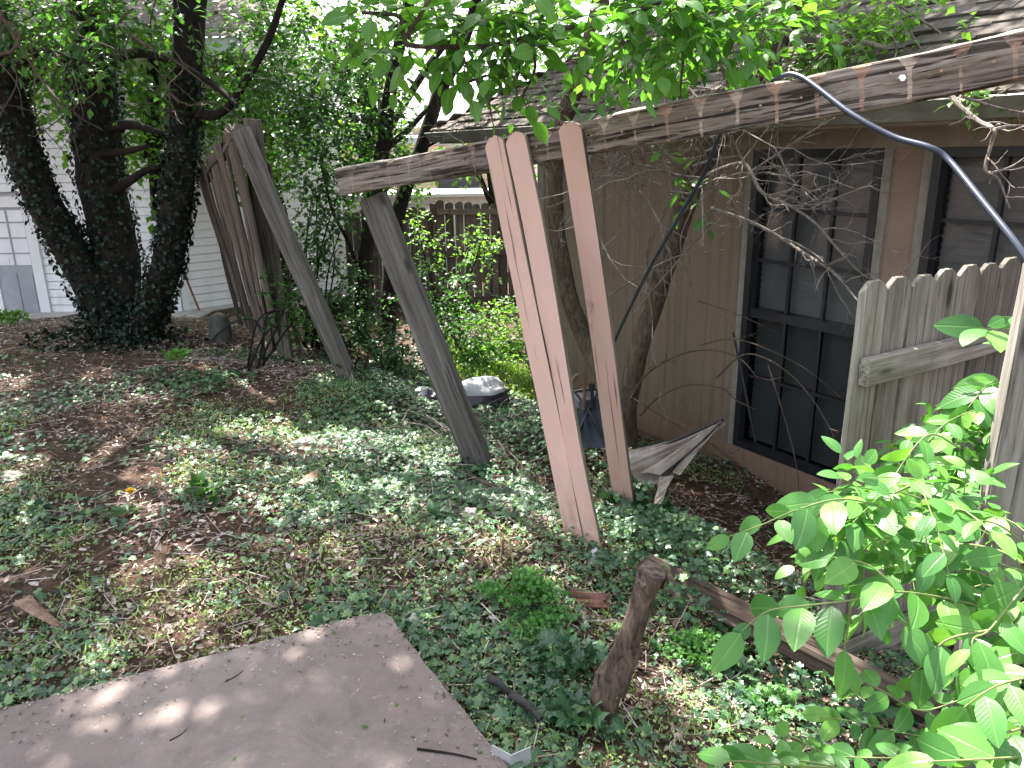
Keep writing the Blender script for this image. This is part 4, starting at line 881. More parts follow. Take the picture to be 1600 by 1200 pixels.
far_tree('sunlit tree showing over the back fence between the two broken fences', (-2.0,13.5,-.8), [(520,250,60,60,12.6,14,110),(590,290,70,30,12.6,14,80),(600,200,50,30,12.6,14,60),(520,150,60,60,13,15,110),(590,90,50,60,13,15,90),(480,60,70,50,13,15,90),(640,30,60,30,13,15,60)])
far_tree('small sunlit tree behind the eave corner of the tan house', (-.3,12.6,-.8), [(640,250,40,25,12.4,13.4,34),(730,235,25,18,12,13,24),(850,280,22,40,12,13,26),(850,70,60,60,12.5,14,70),(790,20,70,30,12.5,14,60)])
far_tree('tall dark green tree filling the sky above the middle shrubs', (-2.8,15,-.8), [(460,60,60,60,13,16,44),(390,30,50,50,13,16,30),(900,60,60,50,13,16,50)], L_mid, .14, tr=.2)

# ------------------------------------------------------------------ tree against the house, with hanging sprays
t2 = thing('tree', 'twisted pale barked tree growing tight against the tan house wall', 'tree', (1.02, 5.75, -.72))
k = MB(); Q = path([(985,745,5.3),(975,660,5.5),(950,600,5.55),(925,550,5.6),(898,490,5.65),(878,410,5.6),(868,330,5.5),(868,250,5.4),(880,190,5.1),(905,120,4.8),(930,40,4.6),(950,-60,4.4)], 10); k.tube(Q, np.linspace(.075,.045,len(Q)), 16, rough=.10, seed=4)
Q2 = path([(985,745,5.3),(978,650,5.35),(995,560,5.3),(1022,470,5.2),(1048,390,5.1),(1075,310,5.0),(1100,250,4.9),(1150,165,4.7),(1195,105,4.5),(1228,50,4.4),(1250,0,4.3),(1275,-90,4.2)], 10); k.tube(Q2, np.linspace(.078,.05,len(Q2)), 16, rough=.10, seed=6)
k.build('trunk', B_tan, t2, smooth=True)
k = MB(); tips = []
for P, r in (([(1235,68,4.4),(1265,62,4.3),(1300,68,4.2),(1340,64,4.1),(1385,75,4.0)],.018),([(1250,20,4.3),(1285,30,4.2),(1320,10,4.1),(1370,-20,4)],.014),([(1110,235,4.9),(1090,180,4.8),(1060,140,4.7),(1045,90,4.5),(1060,30,4.3)],.018),
    ([(1085,290,5),(1040,240,4.9),(1000,200,4.8),(960,170,4.7),(900,160,4.6)],.015),([(868,290,5.45),(850,262,5.4),(832,240,5.3)],.02),([(1150,165,4.7),(1110,60,4.3),(1080,0,4.1)],.012)):
    Q = path(P, 8); k.tube(Q, np.linspace(r, r*.5, len(Q)), 8, rough=.12)
for q in range(40):    # tangle of vine stems around the trunk and on the roof edge
    x0 = random.uniform(925, 1130); y0 = random.uniform(120, 300); d = random.uniform(4.55, 5.1)
    grow(k, dp(x0,y0,d), A(random.uniform(-1,1), random.uniform(-.5,.1), random.uniform(-.6,1.)), random.uniform(.5,1.1), .0075, 2, 500+q, .34, 3, -.03)
for q in range(14):
    x0 = random.uniform(1020, 1250); y0 = random.uniform(-10, 60); d = random.uniform(4.0, 4.4)
    P = [(x0,y0,d)];
    for j in range(4): P.append((P[-1][0]+random.uniform(-45,30), P[-1][1]+random.uniform(20,60), d))
    Q = path(P, 6); k.tube(Q, np.linspace(.006,.003,len(Q)), 5, cap=False)
for x0, x1 in ((1090,1015),(1105,1040),(1060,1085),(1120,1010)):
    Q = path([(x0,230,4.85),((x0+x1)/2+random.uniform(-20,20),300,4.9),(x1+random.uniform(-25,25),380,5.0),(x1,460,5.05)], 8); k.tube(Q, .005, 5, cap=False)
k.build('branch', B_gray, t2)
k = MB(); P = [(1130,25,3.2),(1060,-5,3.05),(985,15,2.9),(940,45,2.85),(867,5,2.8)]
for P, r in (([(1190,-60,3.6),(1090,-20,3.3),(985,20,3.0),(930,40,2.9),(870,45,2.8),(810,62,2.75),(760,72,2.7),(710,73,2.65),(642,71,2.6),(632,58,2.6),(625,27,2.6),(600,22,2.6),(565,20,2.6)],.011),([(1090,-20,3.3),(960,-30,3.0),(880,-5,2.9),(847,27,2.85),(832,70,2.8),(835,110,2.8),(808,165,2.8)],.009),
  ([(635,60,2.6),(650,35,2.6),(668,5,2.6),(690,-30,2.6)],.009),([(985,20,3.0),(970,70,3.0),(930,105,3.0),(890,95,3)],.006),([(1075,-10,3.3),(1070,60,3.3),(1065,120,3.3),(1058,180,3.3)],.008),([(710,73,2.65),(735,110,2.65),(760,150,2.65),(770,190,2.6)],.005)):
    Q = path(P, 8); k.tube(Q, np.linspace(r, r*.5, len(Q)), 8, rough=.1)
ov = MB()
for R_ in ((585,40,30,30,2.5,2.8,9),(655,30,40,35,2.5,2.8,10),(725,35,45,30,2.5,2.8,16),(800,25,60,35,2.6,3.0,24),(745,85,45,25,2.6,2.9,10),(795,100,30,22,2.6,2.9,6),(890,40,60,35,2.7,3.1,24),(960,20,60,30,2.8,3.2,26),(1040,15,60,35,2.9,3.4,38),(1110,20,60,35,3,3.6,34),(1180,15,50,30,3.2,3.8,22),(1240,5,60,25,3.3,3.9,16),(1010,85,60,25,3,3.4,12),(1080,90,50,30,3.1,3.6,13),(850,-40,280,25,2.6,3.4,40),(1130,80,45,25,3.2,3.8,8),(880,100,40,20,2.8,3.1,4)):
    S = region(*R_, clump=3); twigs(ov, k, S, rdir(len(S), -.05), .18, 5, .082, TL, .3, wfac=1.05, trad=.0018)
for R_ in ((1095,290,35,18,4.4,4.7,4),(1160,305,20,5,4.3,4.4,1),(1100,205,40,14,4.5,4.8,4),(990,150,40,25,4.4,4.8,8),(1060,180,35,20,4.4,4.8,5),(835,130,25,25,4.2,4.6,5)):
    S = region(*R_, clump=3); twigs(ov, k, S, rdir(len(S), -.15), .22, 5, .09, TL, .35, trad=.0018)
ov.build('leaf_spray', L_over, t2); k.build('twig', B_twig, t2)
# its high crown over the house, out of view, added to shade the wall
hc = MB(); ht = MB(); S = shade(2200, .9, 4.4, 3.2, 9.0, 3.6, 5.6, lambda x,y: vn(x,y,1.8) > .12); twigs(hc, ht, S, rdir(len(S)), .4, 7, .11, TS, .2, wfac=1.1)
hb = MB(); grow(hb, Q2[-1], A(-.2,.1,1), 2.2, .05, 2, 901, .15, 4, 0, None, .75); grow(hb, dp(950,-60,4.4), A(-.4,.1,1), 2.0, .045, 2, 902, .15, 4, 0, None, .75)
hc.build('crown', L_mid, t2); ht.build('twig', B_twig, t2); hb.build('branch', B_tan, t2)
# vine on the roof
rv = thing('roof_vine', 'leafy vine creeping over the shingles above the gutter', 'vine', tuple(dp(1300,110,4.2))); c = MB(); t = MB()
for R_ in ((1180,80,60,50,4.3,4.7,60),(1130,130,60,30,4.4,4.8,44),(1270,60,50,45,4.1,4.5,40),(1340,60,60,28,4.1,4.4,36),(1420,30,60,25,4.1,4.5,34),(1240,100,50,20,4.2,4.5,26),(1365,40,30,30,4,4.3,14),(1490,60,20,12,3.9,4.1,5),(1300,20,60,20,4.1,4.5,22),(1130,20,80,40,4.3,4.8,44)):
    S = region(*R_, clump=5); twigs(c, t, S, rdir(len(S), .2), .18, 6, .062, TS, .25, wfac=1.2)
for i in range(9): x0 = random.uniform(1130,1500); Q = path([(x0,120,4.2),(x0+random.uniform(-60,60),70,4.25),(x0+random.uniform(-90,120),10,4.4)],8); t.tube(Q,.006,5,cap=False)
c.build('foliage', L_light, rv); t.build('stem', B_gray, rv)
rv = thing('roof_vine', 'bright yellow green vine hanging on the gutter at the right edge below the beam', 'vine', tuple(dp(1570,140,3.6))); c = MB(); t = MB()
S = region(1570,135,55,16,3.4,3.7,44,4); twigs(c, t, S, rdir(len(S), .1), .14, 6, .05, TS, .3, wfac=1.2); c.build('foliage', L_light, rv); t.build('stem', B_gray, rv)

# ------------------------------------------------------------------ dead branches
def dead(label, specs, mat=B_gray, grp=None, name='dead_branch'):
    first = dp(*specs[0][0][0]); mb = MB()
    for i, (P, r, kids, L, dpt) in enumerate(specs):
        Q = path(P, 8); mb.tube(Q, np.linspace(r, r*.35, len(Q)), 7, rough=.14, seed=i)
        rg = np.random.default_rng(77+i*13+int(r*10000))
        for k_ in range(kids):
            j = int(rg.integers(len(Q)//5, len(Q)-1)); T = unit(Q[j+1]-Q[j] if j+1 < len(Q) else Q[j]-Q[j-1]); s = unit(np.cross(T, rg.normal(size=3)))
            grow(mb, Q[j], T*.8+s*.8, L*rg.uniform(.5,1.2), r*.36, dpt, 1000+i*50+k_, .22, 3, -.01, None, .55, 4)
    o = mb.build(name, mat, org=first); tag(o, label, 'branch', grp); return o
dead('bleached dead branch with many twigs crossing the first window top', [([(1080,285,4.5),(1130,262,4.3),(1165,258,4.2),(1190,300,4.1),(1235,322,4.0),(1275,350,3.95),(1310,390,3.9),(1350,430,3.9),(1400,450,3.9)],.011,15,.40,2),
  ([(1170,270,4.2),(1215,240,4.1),(1260,210,4.0),(1330,172,3.9),(1400,160,3.9)],.005,9,.28,1),([(1180,262,4.2),(1230,258,4.1),(1290,255,4.0),(1375,235,4.0)],.005,9,.26,1),([(1235,322,4.0),(1280,318,4),(1330,300,4),(1370,288,4)],.006,5,.22,1),([(1150,265,4.3),(1200,200,4.2),(1250,150,4.2)],.006,5,.3,1),([(1165,258,4.2),(1150,225,4.2),(1165,205,4.2)],.006,4,.2,1)])
dead('long thin dead branch slanting down across the first window to the grey panel', [([(1110,325,4.3),(1180,350,4.2),(1240,385,4.1),(1300,425,3.8),(1345,475,3.5)],.010,7,.28,1),([(1225,372,4.1),(1270,395,4),(1320,440,3.7)],.006,3,.15,1)])
dead('pale crooked dead branch hanging from the gutter before the second window', [([(1480,140,3.3),(1500,165,3.2),(1530,190,3.1),(1553,203,3.0),(1549,225,3.0),(1540,265,3.0),(1560,280,3.0),(1577,325,3.0)],.011,7,.16,1),([(1553,203,3.0),(1580,197,3.0),(1630,196,3.0)],.008,2,.12,1),([(1500,150,3.2),(1560,168,3.2),(1620,180,3.2)],.007,5,.15,1),([(1550,270,3),(1580,260,3),(1610,240,3)],.005,3,.14,1)])
dead('loose dead twigs sticking out of the trunk beside the third picket', [([(935,250,4.6),(990,255,4.7),(1050,300,4.7)],.006,6,.3,2),([(940,470,5.0),(1000,430,4.9),(1060,400,4.8),(1130,390,4.6)],.007,5,.3,1),([(990,490,5.1),(1040,430,5),(1120,340,4.7),(1160,300,4.5)],.006,5,.25,1),([(930,400,5.0),(1000,330,4.9),(1030,260,4.8)],.005,5,.3,1)])
dead('bare arching bramble canes in front of the lower window', [([(985,625,5.1),(1010,585,4.9),(1060,555,4.7),(1110,547,4.5),(1155,560,4.3),(1185,592,4.2)],.007,3,.2,1),([(1000,650,5.1),(1030,620,4.9),(1075,602,4.7),(1125,606,4.5),(1150,625,4.4),(1180,640,4.3)],.006,3,.18,1),
  ([(1120,590,4.4),(1160,555,4.2),(1200,562,4.1),(1240,590,4.0),(1280,640,3.9),(1310,700,3.8),(1320,750,3.8)],.005,2,.15,1),([(1090,540,4.5),(1150,530,4.3),(1230,560,4.1),(1290,600,4),(1330,640,3.9)],.005,3,.15,1),([(1200,570,4.1),(1225,650,4.0),(1245,730,3.9),(1250,800,3.9)],.005,2,.15,1),
  ([(1090,470,4.6),(1150,490,4.4),(1215,520,4.3)],.004,2,.15,1),([(985,620,5.1),(1050,660,4.9),(1120,700,4.7),(1160,740,4.5)],.005,3,.2,1)], B_twig, name='bramble')
dk = board('stick', dp(1146,520,4.75), dp(1180,690,4.6), A(-1,-.5,0), .018, .012, M_bronze, None, seg=6, rough=0, low=True); tag(dk, 'thin black strip leaning on the left frame of the first window', 'stick')

# ------------------------------------------------------------------ leafy bush at right
bs = thing('leafy_bush', 'bright green broad leaved bush spilling around the near post at right', 'bush', (1.75, 1.75, -.5))
TB2 = T_leaf(.27, 10, .02, .10, serr=.012)
lf = MB(); stm = MB(); base = A(1.75, 1.75, -.5)
def leaf_stem(P, r=.0028, size=.07, spc=.032, T=TB2, upv=1.0, big=1., start=.15):
    Q = path(P, 12); stm.tube(Q, np.linspace(r, r*.4, len(Q)), 6, cap=False, mi=0)
    seg = np.linalg.norm(np.diff(Q, axis=0), axis=1); cum = np.concatenate([[0], np.cumsum(seg)]); L = cum[-1]; s = L*start; k = 0; PP=[]; YY=[]; NN=[]; SS=[]
    while s <= L:
        j = min(np.searchsorted(cum, s), len(Q)-1); p = Q[j]; T_ = unit(Q[j]-Q[j-1]) if j else unit(Q[1]-Q[0]); side = unit(np.cross(T_, A(0,0,1)))
        last = s + spc > L; sg = 1 if k % 2 else -1
        y = T_*(.6 if not last else 1.5) + side*sg*(0. if last else 1.)+A(0,0,-.38)+RNG.normal(size=3)*.22
        n = A(-.1,-.75,upv*.85)+RNG.normal(size=3)*.42
        PP.append(p+unit(y)*.006); YY.append(y); NN.append(n); SS.append(size*RNG.uniform(.62,1.28)*(.75+.5*min(1, 1.2-abs(s/L-.5))))
        s += spc*RNG.uniform(.75,1.25); k += 1
    SS = np.array(SS); put(lf, T, np.array(PP), np.array(YY), np.array(NN), SS, 0, SS*big)
BST = [([(1640,905,1.6),(1560,880,1.55),(1480,835,1.5),(1400,800,1.48),(1320,780,1.45),(1250,795,1.42),(1190,820,1.4),(1140,838,1.4)],.068),
 ([(1560,830,1.75),(1530,800,1.7),(1490,770,1.65),(1430,750,1.6),(1370,745,1.58)],.062),([(1420,760,1.55),(1360,790,1.5),(1300,830,1.45),(1280,880,1.42)],.062),
 ([(1640,930,1.5),(1560,950,1.4),(1480,935,1.35),(1400,925,1.32),(1330,938,1.3),(1260,946,1.28),(1200,955,1.27),(1160,985,1.25)],.072),
 ([(1330,938,1.3),(1325,980,1.3),(1318,1030,1.3),(1325,1055,1.3)],.068),([(1400,925,1.32),(1380,900,1.33),(1350,880,1.35),(1300,870,1.38)],.066),([(1375,928,1.32),(1400,965,1.3),(1440,1000,1.3),(1450,1030,1.3)],.07),
 ([(1640,870,1.35),(1590,930,1.3),(1545,985,1.25),(1520,1000,1.22),(1525,1040,1.2)],.085),([(1600,880,1.35),(1560,860,1.4),(1500,850,1.45),(1440,860,1.5),(1400,870,1.5)],.066),([(1545,985,1.25),(1480,1000,1.25),(1440,1040,1.25),(1420,1060,1.25)],.075),
 ([(1650,1050,1.2),(1600,1060,1.15),(1550,1075,1.1),(1500,1110,1.1)],.072),([(1660,1120,1.1),(1590,1140,1.08),(1530,1160,1.05),(1480,1200,1.05)],.075),([(1650,980,1.3),(1600,1010,1.25),(1580,1060,1.2)],.08),
 ([(1640,1180,1.1),(1560,1185,1.0),(1450,1190,1.0)],.07),([(1600,700,2.2),(1570,720,2.15),(1530,730,2.1),(1480,725,2.0),(1440,720,1.95)],.07),([(1600,660,2.2),(1560,650,2.15),(1530,640,2.1),(1480,660,2.05),(1450,690,2.0)],.075),
 ([(1600,560,2.25),(1575,530,2.2),(1550,515,2.2),(1530,512,2.15)],.085),([(1600,640,2.25),(1570,600,2.2),(1545,600,2.15),(1510,640,2.1)],.085),([(1620,520,2.3),(1590,498,2.25),(1565,495,2.2)],.08),([(1500,850,1.6),(1450,820,1.62),(1400,830,1.6),(1360,850,1.58),(1340,880,1.56)],.06),
 ([(1560,830,1.62),(1520,800,1.65),(1470,790,1.65),(1410,770,1.65),(1350,760,1.62),(1290,770,1.6)],.06),([(1600,970,1.5),(1540,900,1.52),(1470,890,1.5),(1420,900,1.5)],.062),([(1610,860,1.5),(1560,820,1.5),(1500,810,1.5)],.062),
 ([(1500,700,1.75),(1450,680,1.75),(1400,740,1.7),(1380,780,1.65)],.055),([(1590,930,1.45),(1530,915,1.42),(1470,955,1.38)],.06),([(1290,790,1.45),(1255,840,1.45),(1250,870,1.45)],.055)]
for P, sz in BST:
    q = dp(*P[0]); leaf_stem(P, size=sz)
    if P[0][0] > 1590: m = (q+base)/2+A(.1,.05,0); stm.tube(smooth([base, m, q], 8), .006, 6, cap=False)
for P in ([(1640,1000,1.9),(1560,1010,1.85),(1500,1040,1.85),(1440,1060,1.9)],[(1600,1100,1.8),(1520,1090,1.8),(1440,1110,1.8),(1380,1080,1.85),(1340,1060,1.85)],[(1560,1150,1.75),(1440,1150,1.75),(1350,1130,1.8),(1280,1120,1.8)],[(1500,1190,1.6),(1400,1185,1.6),(1300,1180,1.6),(1230,1150,1.65),(1200,1170,1.6)],[(1380,1220,1.5),(1260,1190,1.5),(1180,1200,1.5)],[(1600,1040,1.8),(1580,960,1.8),(1540,940,1.8)],[(1300,1200,1.5),(1220,1195,1.45),(1140,1190,1.4),(1100,1210,1.4)],[(1640,950,1.9),(1600,900,1.95),(1560,940,1.9)]):
    leaf_stem(P, size=.062, spc=.026, upv=1.3)
S = region(1500,690,45,100,2.15,2.4,44,4); twigs(lf, stm, S, rdir(len(S),.1), .16, 5, .06, TB2, .3, trad=.0016)
S = region(1380,815,90,55,1.42,1.6,26,3); twigs(lf, stm, S, rdir(len(S),.1)+A(-.5,0,-.1), .16, 5, .066, TB2, .3, trad=.0016)
S = region(1440,850,110,65,1.7,2.0,44,4); twigs(lf, stm, S, rdir(len(S),.1), .16, 5, .058, TB2, .3, trad=.0016)
S = region(1550,1090,60,80,1.5,1.9,18,4); twigs(lf, stm, S, rdir(len(S),.1), .16, 5, .062, TB2, .3, trad=.0016)
lf.build('foliage', L_bush, bs, smooth=True); stm.build('stem', B_green, bs)

# ------------------------------------------------------------------ stump, planks, rubbish
s = thing('stump', 'short crooked cut sapling stump sticking up beyond the patio corner', 'stump', tuple(gp(950,1110,-.13)))
k = MB(); Q = path([(938,1130,2.08),(945,1095,2.08),(958,1050,2.08),(985,990,2.07),(1005,935,2.06),(1020,892,2.05)], 10)
rr = np.interp(np.linspace(0,1,len(Q)), [0,.15,.3,.36,.45,.85,1], [.066,.050,.050,.054,.038,.035,.042]); k.tube(Q, rr, 22, rough=.13, seed=8)
k.tube(path([(968,1078,2.06),(975,1050,2.05),(990,1010,2.05)],6), [.03]*6+[.028]*7, 12, rough=.15, seed=2)
k.build('trunk', B_red, s, smooth=True)
k = MB(); c = Q[-1]; ax = unit(Q[-1]-Q[-4]); k.tube([c-ax*.004, c+ax*.004, c+ax*.006], [.041,.040,.026], 20, rough=.12, seed=3); k.build('cut_face', m_flat('splintered_cut_wood', (.04,.028,.024), (.17,.13,.115), 60., .9, bump=.8), s)
PBm = m_flat('peeling_bark', (.05,.035,.03), (.22,.16,.14), 40., .9)
for i in range(14):
    k = MB(); a = random.uniform(0, 6.28); t = random.choice([.3,.32,.36,.85,.9,.95]); j = int(t*(len(Q)-1)); T_ = unit(Q[j]-Q[j-1]); u = unit(np.cross(T_, A(cos(a),sin(a),.3))); c = Q[j]+u*rr[j]*1.02
    v = np.cross(T_, u); k.add([c-v*.012, c+v*.012+T_*.004, c+v*.008+u*.012+T_*.034, c-v*.010+u*.008+T_*.028, c+u*.004-T_*.01], [[0,1,2,3]]); k.add([c-v*.012, c+v*.012+T_*.004, c+u*.004-T_*.014+v*.002], [[0,1,2]]); k.build('peeling_bark', PBm, s)
pl = gp(1012,878,-.04); pr = gp(1480,1118,-.27)
o = board('fallen_rail', pl, pr, A(-.5,-.6,.62), .075, .04, W['plank'], None, seg=70, rough=.0025, erode=.004, warp=.015, seed=71, bev=.006); tag(o, 'upper of two split fallen fence rails behind the stump', 'fence rail', 'fallen rails behind the stump')
pl = gp(1040,915,-.10); pr = gp(1440,1130,-.33)
o = board('fallen_rail', pl, pr, A(-.4,-.6,.7), .055, .03, W['plank'], None, seg=60, rough=.0025, erode=.004, warp=.015, seed=72, bev=.005); tag(o, 'lower narrower of two split fallen fence rails behind the stump', 'fence rail', 'fallen rails behind the stump')
o = board('plank', gp(1310,1165,-.3)+A(0,0,.02), gp(1400,1250,-.35)+A(0,0,.02), A(0,-.3,1), .05, .025, W['plank'], None, seg=20, rough=.003, seed=73); tag(o, 'short broken plank end at the bottom edge under the bush', 'plank')
o = board('plank', gp(708,738,-.12)+A(0,0,.03), gp(775,768,-.12)+A(0,0,.02), A(0,-.3,1), .022, .018, W['plank'], None, seg=14, rough=.003, seed=74); tag(o, 'short stick like plank lying in ivy at the foot of the beam post', 'plank')
o = board('plank', gp(462,505,-.05)+A(0,0,.15), gp(525,545,-.05)+A(0,0,.05), A(0,-.6,1), .07, .04, W['leaner'], None, seg=14, rough=.003, seed=75); tag(o, 'broken board lying behind the leftmost leaning post', 'plank')
# nails on the fallen rail
k = MB(); 
for q in (1115, 1135, 1215):
    p = gp(q, 955 + (q-1115)*.62, -.13); k.tube([p, p+A(-.035,-.02,.012)], [.0022,.0018], 5)
    k.tube([p+A(-.035,-.02,.012), p+A(-.037,-.021,.0125)], [.004,.004], 6)
tag(k.build('rail_nails', m_flat('steel_nail', (.4,.4,.42), (.55,.55,.58), 9., .4, .5, .7), org=gp(1115,955,-.13)), 'bent steel nails sticking from the fallen rails', 'nails')

# collapsed beige umbrella canvas on a frame
um = thing('patio_umbrella', 'collapsed beige patio umbrella with a black rib lying by the house wall', 'umbrella', tuple(gp(1050,760,-.68)))
M_canv = m_flat('dirty_beige_canvas', (.24,.19,.16), (.40,.35,.33), 5., .9, bump=.3, dirt=(.12,.08,.06), dsc=2.)
tip = dp(1130,657,4.55); def_ = None
a_ = dp(978,706,4.75); b_ = dp(1010,785,4.35); c_ = dp(975,740,4.6); d_ = dp(1046,742,4.35)
def sheet(mb, P00, P10, P01, P11, n=36, m=34, amp=.02, fr=5, seed=0, sag=0.):
    u = np.linspace(0,1,n)[:,None]; v = np.linspace(0,1,m)[None,:]
    G = (1-u)[...,None]*((1-v)[...,None]*P00+v[...,None]*P01)+u[...,None]*((1-v)[...,None]*P10+v[...,None]*P11)
    N = unit(np.cross(P10-P00, P01-P00+1e-6)); G = G + N*(amp*np.sin(v*fr*2+seed+u*2)*(.4+u*0+.6*np.abs(np.sin(u*3)))*(1+.5*np.sin(v*19+u*5)))[...,None]
    G = G + A(0,0,-1)*(sag*np.sin(pi*v)*np.sin(pi*np.clip(u,.0,1)))[...,None]
    G[...,:] += (np.random.default_rng(seed).random(G.shape)-.5)*.0015
    i = np.arange(n*m).reshape(n,m); mb.add(G.reshape(-1,3), np.stack([i[:-1,:-1],i[1:,:-1],i[1:,1:],i[:-1,1:]],-1).reshape(-1,4))
k = MB(); sheet(k, a_, tip, c_, tip+A(-.02,-.03,-.03), amp=.025, fr=3.5, sag=.03); sheet(k, dp(1000,738,4.5), tip, dp(1040,742,4.35), tip+A(.01,-.02,-.02), amp=.012, fr=4, seed=2); sheet(k, dp(985,735,4.55), dp(1090,700,4.5), dp(1000,765,4.4), dp(1050,745,4.4), amp=.02, fr=4, seed=4, sag=.05)
sheet(k, dp(1050,738,4.35), tip, dp(1062,742,4.3), dp(1122,668,4.45), amp=.01, fr=2, seed=5); sheet(k, dp(1030,745,4.35), dp(1052,742,4.3), dp(1022,790,4.25), dp(1034,785,4.2), amp=.012, fr=3, seed=6)
um_c = k.build('canopy', M_canv, um, smooth=True)
k = MB(); k.tube(smooth([dp(968,718,4.8), dp(1050,690,4.65), tip+A(0,0,.01)], 8), .009, 8); k.build('rib', M_bronze, um, smooth=True)
k = MB(); k.tube(smooth([dp(1034,742,4.35), dp(1085,700,4.42), tip], 8), .007, 8); k.build('rib', M_bronze, um, smooth=True)
# folded dark blue chair / barbecue behind the pickets, hook handle
jc = thing('folded_chair', 'dark blue folded garden chair half hidden behind the third picket', 'chair', tuple(gp(925,700,-.6)))
M_navy = m_flat('dusty_navy_cloth', (.028,.034,.05), (.06,.07,.09), 6., .8, bump=.3)
k = MB(); sheet(k, dp(900,700,4.9), dp(905,628,5.0), dp(965,700,4.8), dp(948,618,5.0), amp=.02, fr=3, seed=8, sag=.04); k.build('seat', M_navy, jc, smooth=True)
k = MB(); sheet(k, dp(893,640,5.05), dp(897,615,5.1), dp(940,632,5.0), dp(935,610,5.1), amp=.015, fr=3, seed=9); k.build('backrest', m_flat('grey_webbing', (.09,.09,.10), (.16,.16,.17), 8., .8), jc, smooth=True)
for P in ([(893,700,4.9),(915,650,4.95),(935,612,5.0)],[(960,715,4.8),(925,650,4.9),(898,612,5.0)],[(898,612,5.0),(920,608,5.0),(940,610,5.0)]):
    k = MB(); k.tube(path(P,6), .010, 8); k.build('frame_tube', M_bronze, jc, smooth=True)
k = MB(); k.tube(path([(912,640,4.92),(913,610,4.92),(911,594,4.92),(904,586,4.92),(897,590,4.92),(894,600,4.92)],8), .011, 10)
tag(k.build('cane', m_flat('varnished_wood', (.12,.065,.035), (.18,.10,.055), 20., .4, .5), smooth=True, org=dp(912,640,4.92)), 'brown wooden hook handle poking up between the second and third pickets', 'cane')
k = MB(); k.tube(path([(926,640,4.94),(925,612,4.94),(925,600,4.94)],5), [.012]*6+[.02]*5, 10)
tag(k.build('rod', M_bronze, smooth=True, org=dp(926,640,4.94)), 'short black capped rod standing beside the brown hook handle', 'rod')
# soil bag
bg_ = thing('soil_bag', 'crumpled white and black plastic soil bag behind the beam post', 'bag', tuple(gp(700,625,-.3)))
M_bagw = m_flat('white_plastic', (.36,.36,.38), (.50,.50,.52), 7., .35, .5, bump=.3); M_bagk = m_flat('black_plastic', (.03,.025,.035), (.07,.055,.08), 7., .35, .5, bump=.3)
def lump(c, rx, ry, rz, seed, mats, split=None, n=20, yaw=0., amp=.18):
    mb = MB(); th = np.linspace(0, pi, n); ph = np.linspace(0, 2*pi, 2*n, endpoint=False); V = []
    for i, t in enumerate(th):
        for p in ph:
            d = A(sin(t)*cos(p), sin(t)*sin(p), cos(t)); r = 1+amp*noise.noise(Vector(d*1.8)+Vector((seed,0,0)))*2+amp*.5*noise.noise(Vector(d*5)+Vector((seed,0,0)))
            v = d*r*A(rx,ry,rz); v = A(v[0]*cos(yaw)-v[1]*sin(yaw), v[0]*sin(yaw)+v[1]*cos(yaw), max(v[2], -rz*.5)); V.append(v+c)
    i = np.arange(n*2*n).reshape(n, 2*n); F = np.stack([i[:-1], i[1:], np.roll(i,-1,1)[1:], np.roll(i,-1,1)[:-1]], -1).reshape(-1,4); V = np.array(V); mb.add(V, F)
    if split is not None: ctr = V[F].mean(1); mb.m[-1] = split(ctr-c).astype(int)
    return mb
c = gp(730,628,-.28)
lump(c+A(.06,.05,.05), .27,.16,.12,3,None, lambda q: (q[:,2] < .03)|(q[:,0] < -.18), amp=.2).build('sack', [M_bagw, M_bagk], bg_, smooth=True)
c = gp(668,632,-.28); lump(c+A(0,.03,.02), .20,.12,.09,7,None, lambda q: (np.sin(q[:,0]*40) > .1), amp=.3).build('loose_end', [M_bagw, M_bagk], bg_, smooth=True)
# utility post / box
ub = MB(); c = gp(345,524,0); P = []
ub.tube([c+A(0,0,-.05), c+A(0,0,.10), c+A(0,0,.17), c+A(0,0,.20), c+A(0,0,.215)], [.105,.098,.085,.062,.02], 20); o = ub.build('utility_pedestal', m_flat('grey_green_plastic', (.055,.06,.05), (.085,.092,.075), 9., .6), smooth=True, org=c); tag(o, 'small rounded grey green utility pedestal by the ivy covered tree', 'utility box')
k = MB(); k.tube(path([(328,535,7.0),(345,518,6.95),(368,502,6.9),(395,500,6.9),(410,520,6.8)],8), .008, 6); tag(k.build('wire', M_bronze, org=dp(328,535,7)), 'black wire looping past the utility pedestal', 'wire')
k = MB(); a_, b_ = dp(284,418,9.9), gp(311,484,-.38); k.tube([a_, b_], .014, 7); tag(k.build('pole', m_flat('orange_brown_pole', (.22,.09,.05), (.30,.13,.08), 9., .6), org=b_), 'thin reddish pole leaning against the white siding', 'pole')
# stones, bricks, bark, papers
def stone(px, py, z, rx, ry, rz, mat, name, label, cat, seed, yaw=0., amp=.25, lift=0.):
    c = gp(px, py, z); c[2] = g1(c[0], c[1]) + rz*.3 + lift; o = lump(c, rx, ry, rz, seed, None, n=12, yaw=yaw, amp=amp).build(name, mat, org=c); tag(o, label, cat); return o
stone(647,958,-.03,.045,.03,.02, m_flat('pale_stone',(.35,.34,.33),(.5,.49,.47),12.,.8,bump=.4), 'stone','pale grey flat stone at the patio corner','stone',1,.5)
stone(735,803,-.02,.035,.028,.035, m_flat('white_grey_stone',(.45,.42,.40),(.62,.58,.55),12.,.8,bump=.4), 'stone','pale angular stone standing in the ivy left of the pickets','stone',2,.2)
stone(928,882,-.09,.03,.03,.05, m_flat('chalky_stone',(.38,.36,.36),(.55,.52,.52),12.,.8,bump=.4), 'stone','chalky upright stone below the foot of the twin pickets','stone',3,.2)
